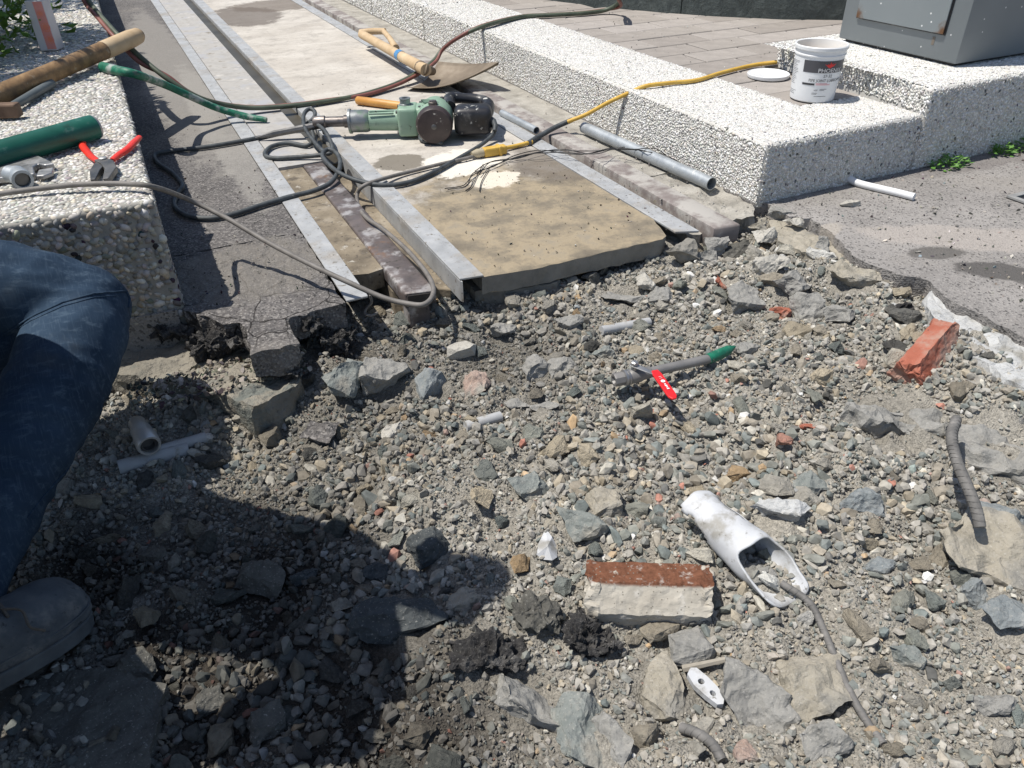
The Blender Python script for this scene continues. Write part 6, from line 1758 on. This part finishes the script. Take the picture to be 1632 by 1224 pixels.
limb(bmb, [HF, HF.lerp(K, .5), K], [.06, .05, .04], 12); limb(bmb, [K, K.lerp(A0, .5)-RT*.03, A0], [.04, .035, .03], 12); limb(bmb, [HN, HN.lerp(KN, .5), KN], [.07, .065, .05], 12); limb(bmb, [KN, KN.lerp(AN, .5), AN], [.05, .05, .035], 12); limb(bmb, [HF, PV, HN], [.08, .11, .08], 12)
M_SKIN = simple('skin', [(0.3, (.36, .22, .15)), (0.7, (.44, .28, .20))], 20, .55, bump=.1)
bme = remesh(bmb, .012, 3); bme.transform(Matrix.Translation(-man.location)); bme.materials.clear(); bme.materials.append(M_SKIN); bme.polygons.foreach_set('use_smooth', [True]*len(bme.polygons))
body_ = link(bpy.data.objects.new('body', bme), man)
smb = MB()
limb(smb, [PV+Vector((0, 0, .02)), PV.lerp(CH, .5), CH, SHC, NK.lerp(SHC, .4)], [.19, .20, .205, .16, .085], 20); limb(smb, [SF, SHC, SN], [.09, .135, .10], 16)
for S0, E0 in ((SF, EF), (SN, EN)): limb(smb, [S0, S0.lerp(E0, .5), S0.lerp(E0, .8)], [.095, .09, .085], 14)
sme = remesh(smb, .014, 5); sme.transform(Matrix.Translation(-man.location)); sme.materials.clear(); sme.materials.append(simple('grey_shirt', [(0.3, (.10, .11, .12)), (0.7, (.16, .17, .18))], 14, .9, bump=.3)); sme.polygons.foreach_set('use_smooth', [True]*len(sme.polygons))
link(bpy.data.objects.new('shirt', sme), man)
hb = MB(); ball(hb, HD+Vector((0, 0, .022))-fd*.014, .104, (1.0, .88, 1.12))
build(hb, 'hair', simple('black_hair', [(0.3, (.012, .011, .010)), (0.7, (.03, .026, .022))], 60, .6), man, smooth=60)
M_EYE = simple('eye', [(0.3, (.02, .015, .012)), (0.7, (.03, .02, .016))], 9, .3, bump=0)
for sg in (-1, 1):
    eb = MB(); ball(eb, HD+fd*.09+fd.cross(vz).normalized()*.03*sg+Vector((0, 0, .012)), .011); build(eb, 'eye', M_EYE, man, smooth=60)
# shoes: loft of D-shaped rings, local x to the toe
def shoe(m4):
    sh_ = MB(); ns, nt = 22, 20; vs, fs = [], []
    prof = [(-.13, .026, .06, .085), (-.115, .034, .085, .09), (-.08, .039, .098, .075), (-.04, .040, .098, .06), (0, .043, .088, .05), (.04, .049, .076, .04), (.08, .053, .070, .035), (.11, .052, .066, .03), (.135, .046, .060, .025), (.15, .035, .050, .02), (.158, .018, .036, .015)]
    for (x_, hw, hh_, _) in prof:
        for k in range(nt):
            a = 2*math.pi*k/nt; cy, sy_ = math.cos(a), math.sin(a)
            z_ = .012+(hh_-.012)*(max(0, sy_)**.75)
            y_ = hw*(abs(cy)**.8)*(1 if cy > 0 else -1)*(1 if sy_ > -.2 else .92)
            vs.append((x_, y_, z_ if sy_ > 0 else .012-.004*abs(sy_)))
    for i in range(len(prof)-1):
        for k in range(nt):
            k2 = (k+1) % nt; fs.append((i*nt+k, i*nt+k2, (i+1)*nt+k2, (i+1)*nt+k))
    fs += [tuple(range(nt))[::-1], tuple((len(prof)-1)*nt+k for k in range(nt))]
    sh_.add(vs, fs, m4)
    def sub(bm):
        bmesh.ops.recalc_face_normals(bm, faces=bm.faces)
        bmesh.ops.subdivide_edges(bm, edges=bm.edges, cuts=2, use_grid_fill=True, smooth=.8)
        for v in bm.verts: v.co += mnoise.noise_vector(v.co*22)*.004+mnoise.noise_vector(v.co*60)*.0012
    up_ = build(sh_, 'shoe', M_SHOE, man, smooth=70, fn=sub)
    out2 = [(x_, hw+.005) for (x_, hw, a_, b_) in prof]
    poly = out2+[(.163, 0)]+[(x_, -w_) for x_, w_ in out2[::-1]]+[(-.138, 0)]
    build(MB().prism(poly, -.012, .014, m4), 'sole', M_SOLE, up_, bevel=.003)
    wt = MB()
    pth = [(x_, hw+.0015, .028) for (x_, hw, a_, b_) in prof if x_ > -.02]+[(.161, 0, .022)]+[(x_, -hw-.0015, .028) for (x_, hw, a_, b_) in prof[::-1] if x_ > -.02]
    wt.tube(catmull([m4 @ Vector(q) for q in pth], 3), .0022, 6); build(wt, 'welt', M_SOLE, up_, smooth=60)
    st_ = MB(); st_.tube(catmull([m4 @ Vector(q) for q in ((.055, .047, .04), (.075, .03, .062), (.082, 0, .068), (.075, -.03, .062), (.055, -.047, .04))], 5), .0018, 6); build(st_, 'toe_seam', M_SHOE, up_, smooth=60)
    for k in range(4):
        x_ = .045-.028*k; z_ = .078+.009*k
        build(MB().tube(catmull([m4 @ Vector(q) for q in ((x_, .024, z_-.006), (x_+.004, 0, z_+.004), (x_, -.024, z_-.006))], 4), .0028, 6), 'lace', M_LACE, up_, smooth=60)
    build(MB().tube(catmull([m4 @ Vector(q) for q in ((.045, -.01, .08), (.06, -.03, .075), (.055, -.05, .06), (.07, -.056, .045))], 4), .0025, 6), 'lace', M_LACE, up_, smooth=60)
    return up_
M_SHOE = simple('dusty_shoe', [(0.3, (.055, .065, .075)), (0.6, (.095, .105, .115)), (0.8, (.15, .15, .15))], 16, .85, bump=.4, bscale=200, wear=[((.22, .215, .205), 10, .50, .72), ((.03, .034, .04), 45, .58, .7)])
M_SOLE = simple('shoe_sole', [(0.3, (.07, .078, .085)), (0.7, (.13, .14, .145))], 20, .8, bump=.3)
M_LACE = simple('shoe_lace', [(0.3, (.08, .07, .06)), (0.7, (.15, .13, .11))], 40, .9)
toe = at(96, 985, -.165); heel = at(-150, 1140, -.11)
fd2 = (toe-heel).normalized()
m4 = axes(toe-fd2*.158, fd2, Vector((0, 0, 1)))
shoe(m4 @ Matrix.Scale(1.26, 4))
fd3 = (KN-AN); fd3.z = 0; fd3.normalize()
shoe(axes(AN-Vector((0, 0, .06)), (fd3-Vector((0, 0, .9))).normalized(), fd3))
# ------------------------------------------------------------------ which loose stone is which: say colour and the nearest thing one can find
ANCH = []
def anch(px, py, txt): p = gpt(px, py); ANCH.append((p.x, p.y, txt))
for q in ((1030, 600, 'valve with the red lever'), (1475, 580, 'tilted red brick'), (1030, 950, 'rust stained brick'), (1180, 870, 'broken white pipe'), (872, 870, 'white plastic scrap'), (1122, 1104, 'perforated white plastic'), (1545, 750, 'thick curved bar'), (1340, 1070, 'thin snaking bar'), (640, 984, 'long dark stone'), (688, 614, 'upright blue-grey stone'), (235, 695, 'silver coupling'), (100, 1000, 'shoe'), (775, 1042, 'long black asphalt lump'), (508, 694, 'square asphalt chip'), (995, 525, 'conduit end below the slab'), (1290, 1096, 'pinkish tan boulder'), (1185, 474, 'red brick sliver'), (928, 838, 'green-grey angular stone'), (682, 880, 'dark blue-grey block'), (1568, 892, 'concrete lump with the bar'), (1372, 800, 'blue-grey wedge stone'), (770, 676, 'buried conduit piece'), (845, 1118, 'large grey bottom stone'), (420, 925, 'rounded brownish stone'), (1612, 976, 'flat blue-grey slab stone'), (624, 690, 'pale cream stone')):
    anch(*q)
def cname(c):
    r, g, b = c; L = (r+g+b)/3
    if r > 1.7*b and r > .22 and g < .6*r: return 'reddish'
    if L > .34: return 'pale'
    if L < .09: return 'dark'
    if r > 1.22*b: return 'tan'
    if b > r: return 'blue-grey'
    return 'grey'
seen = {}
ORD = ['nearest', 'second nearest', 'third nearest', 'fourth nearest', 'fifth nearest', 'sixth nearest', 'seventh nearest', 'eighth nearest', 'ninth nearest', 'tenth nearest', 'eleventh nearest', 'twelfth nearest', 'thirteenth nearest', 'fourteenth nearest']
todo = []
for o in bpy.data.objects:
    if o.get('group') == 'loose stones in the trench rubble':
        a = min(ANCH, key=lambda q: (q[0]-o.location.x)**2+(q[1]-o.location.y)**2)
        d = Vector((o.location.x-a[0], o.location.y-a[1], 0)); r_, f_ = d.dot(RT), d.dot(FW)
        side = ('right of' if r_ > 0 else 'left of') if abs(r_) > abs(f_) else ('behind' if f_ > 0 else 'in front of')
        todo.append((d.length, o, (cname(o.color[:3]), side, a[2])))
for d, o, k in sorted(todo, key=lambda q: q[0]):
    i = seen.get(k, 0); seen[k] = i+1
    o['label'] = ('%s small %s stone %s the %s' % (ORD[min(i, 13)], *k)) if i else 'small %s stone nearest %s the %s' % k
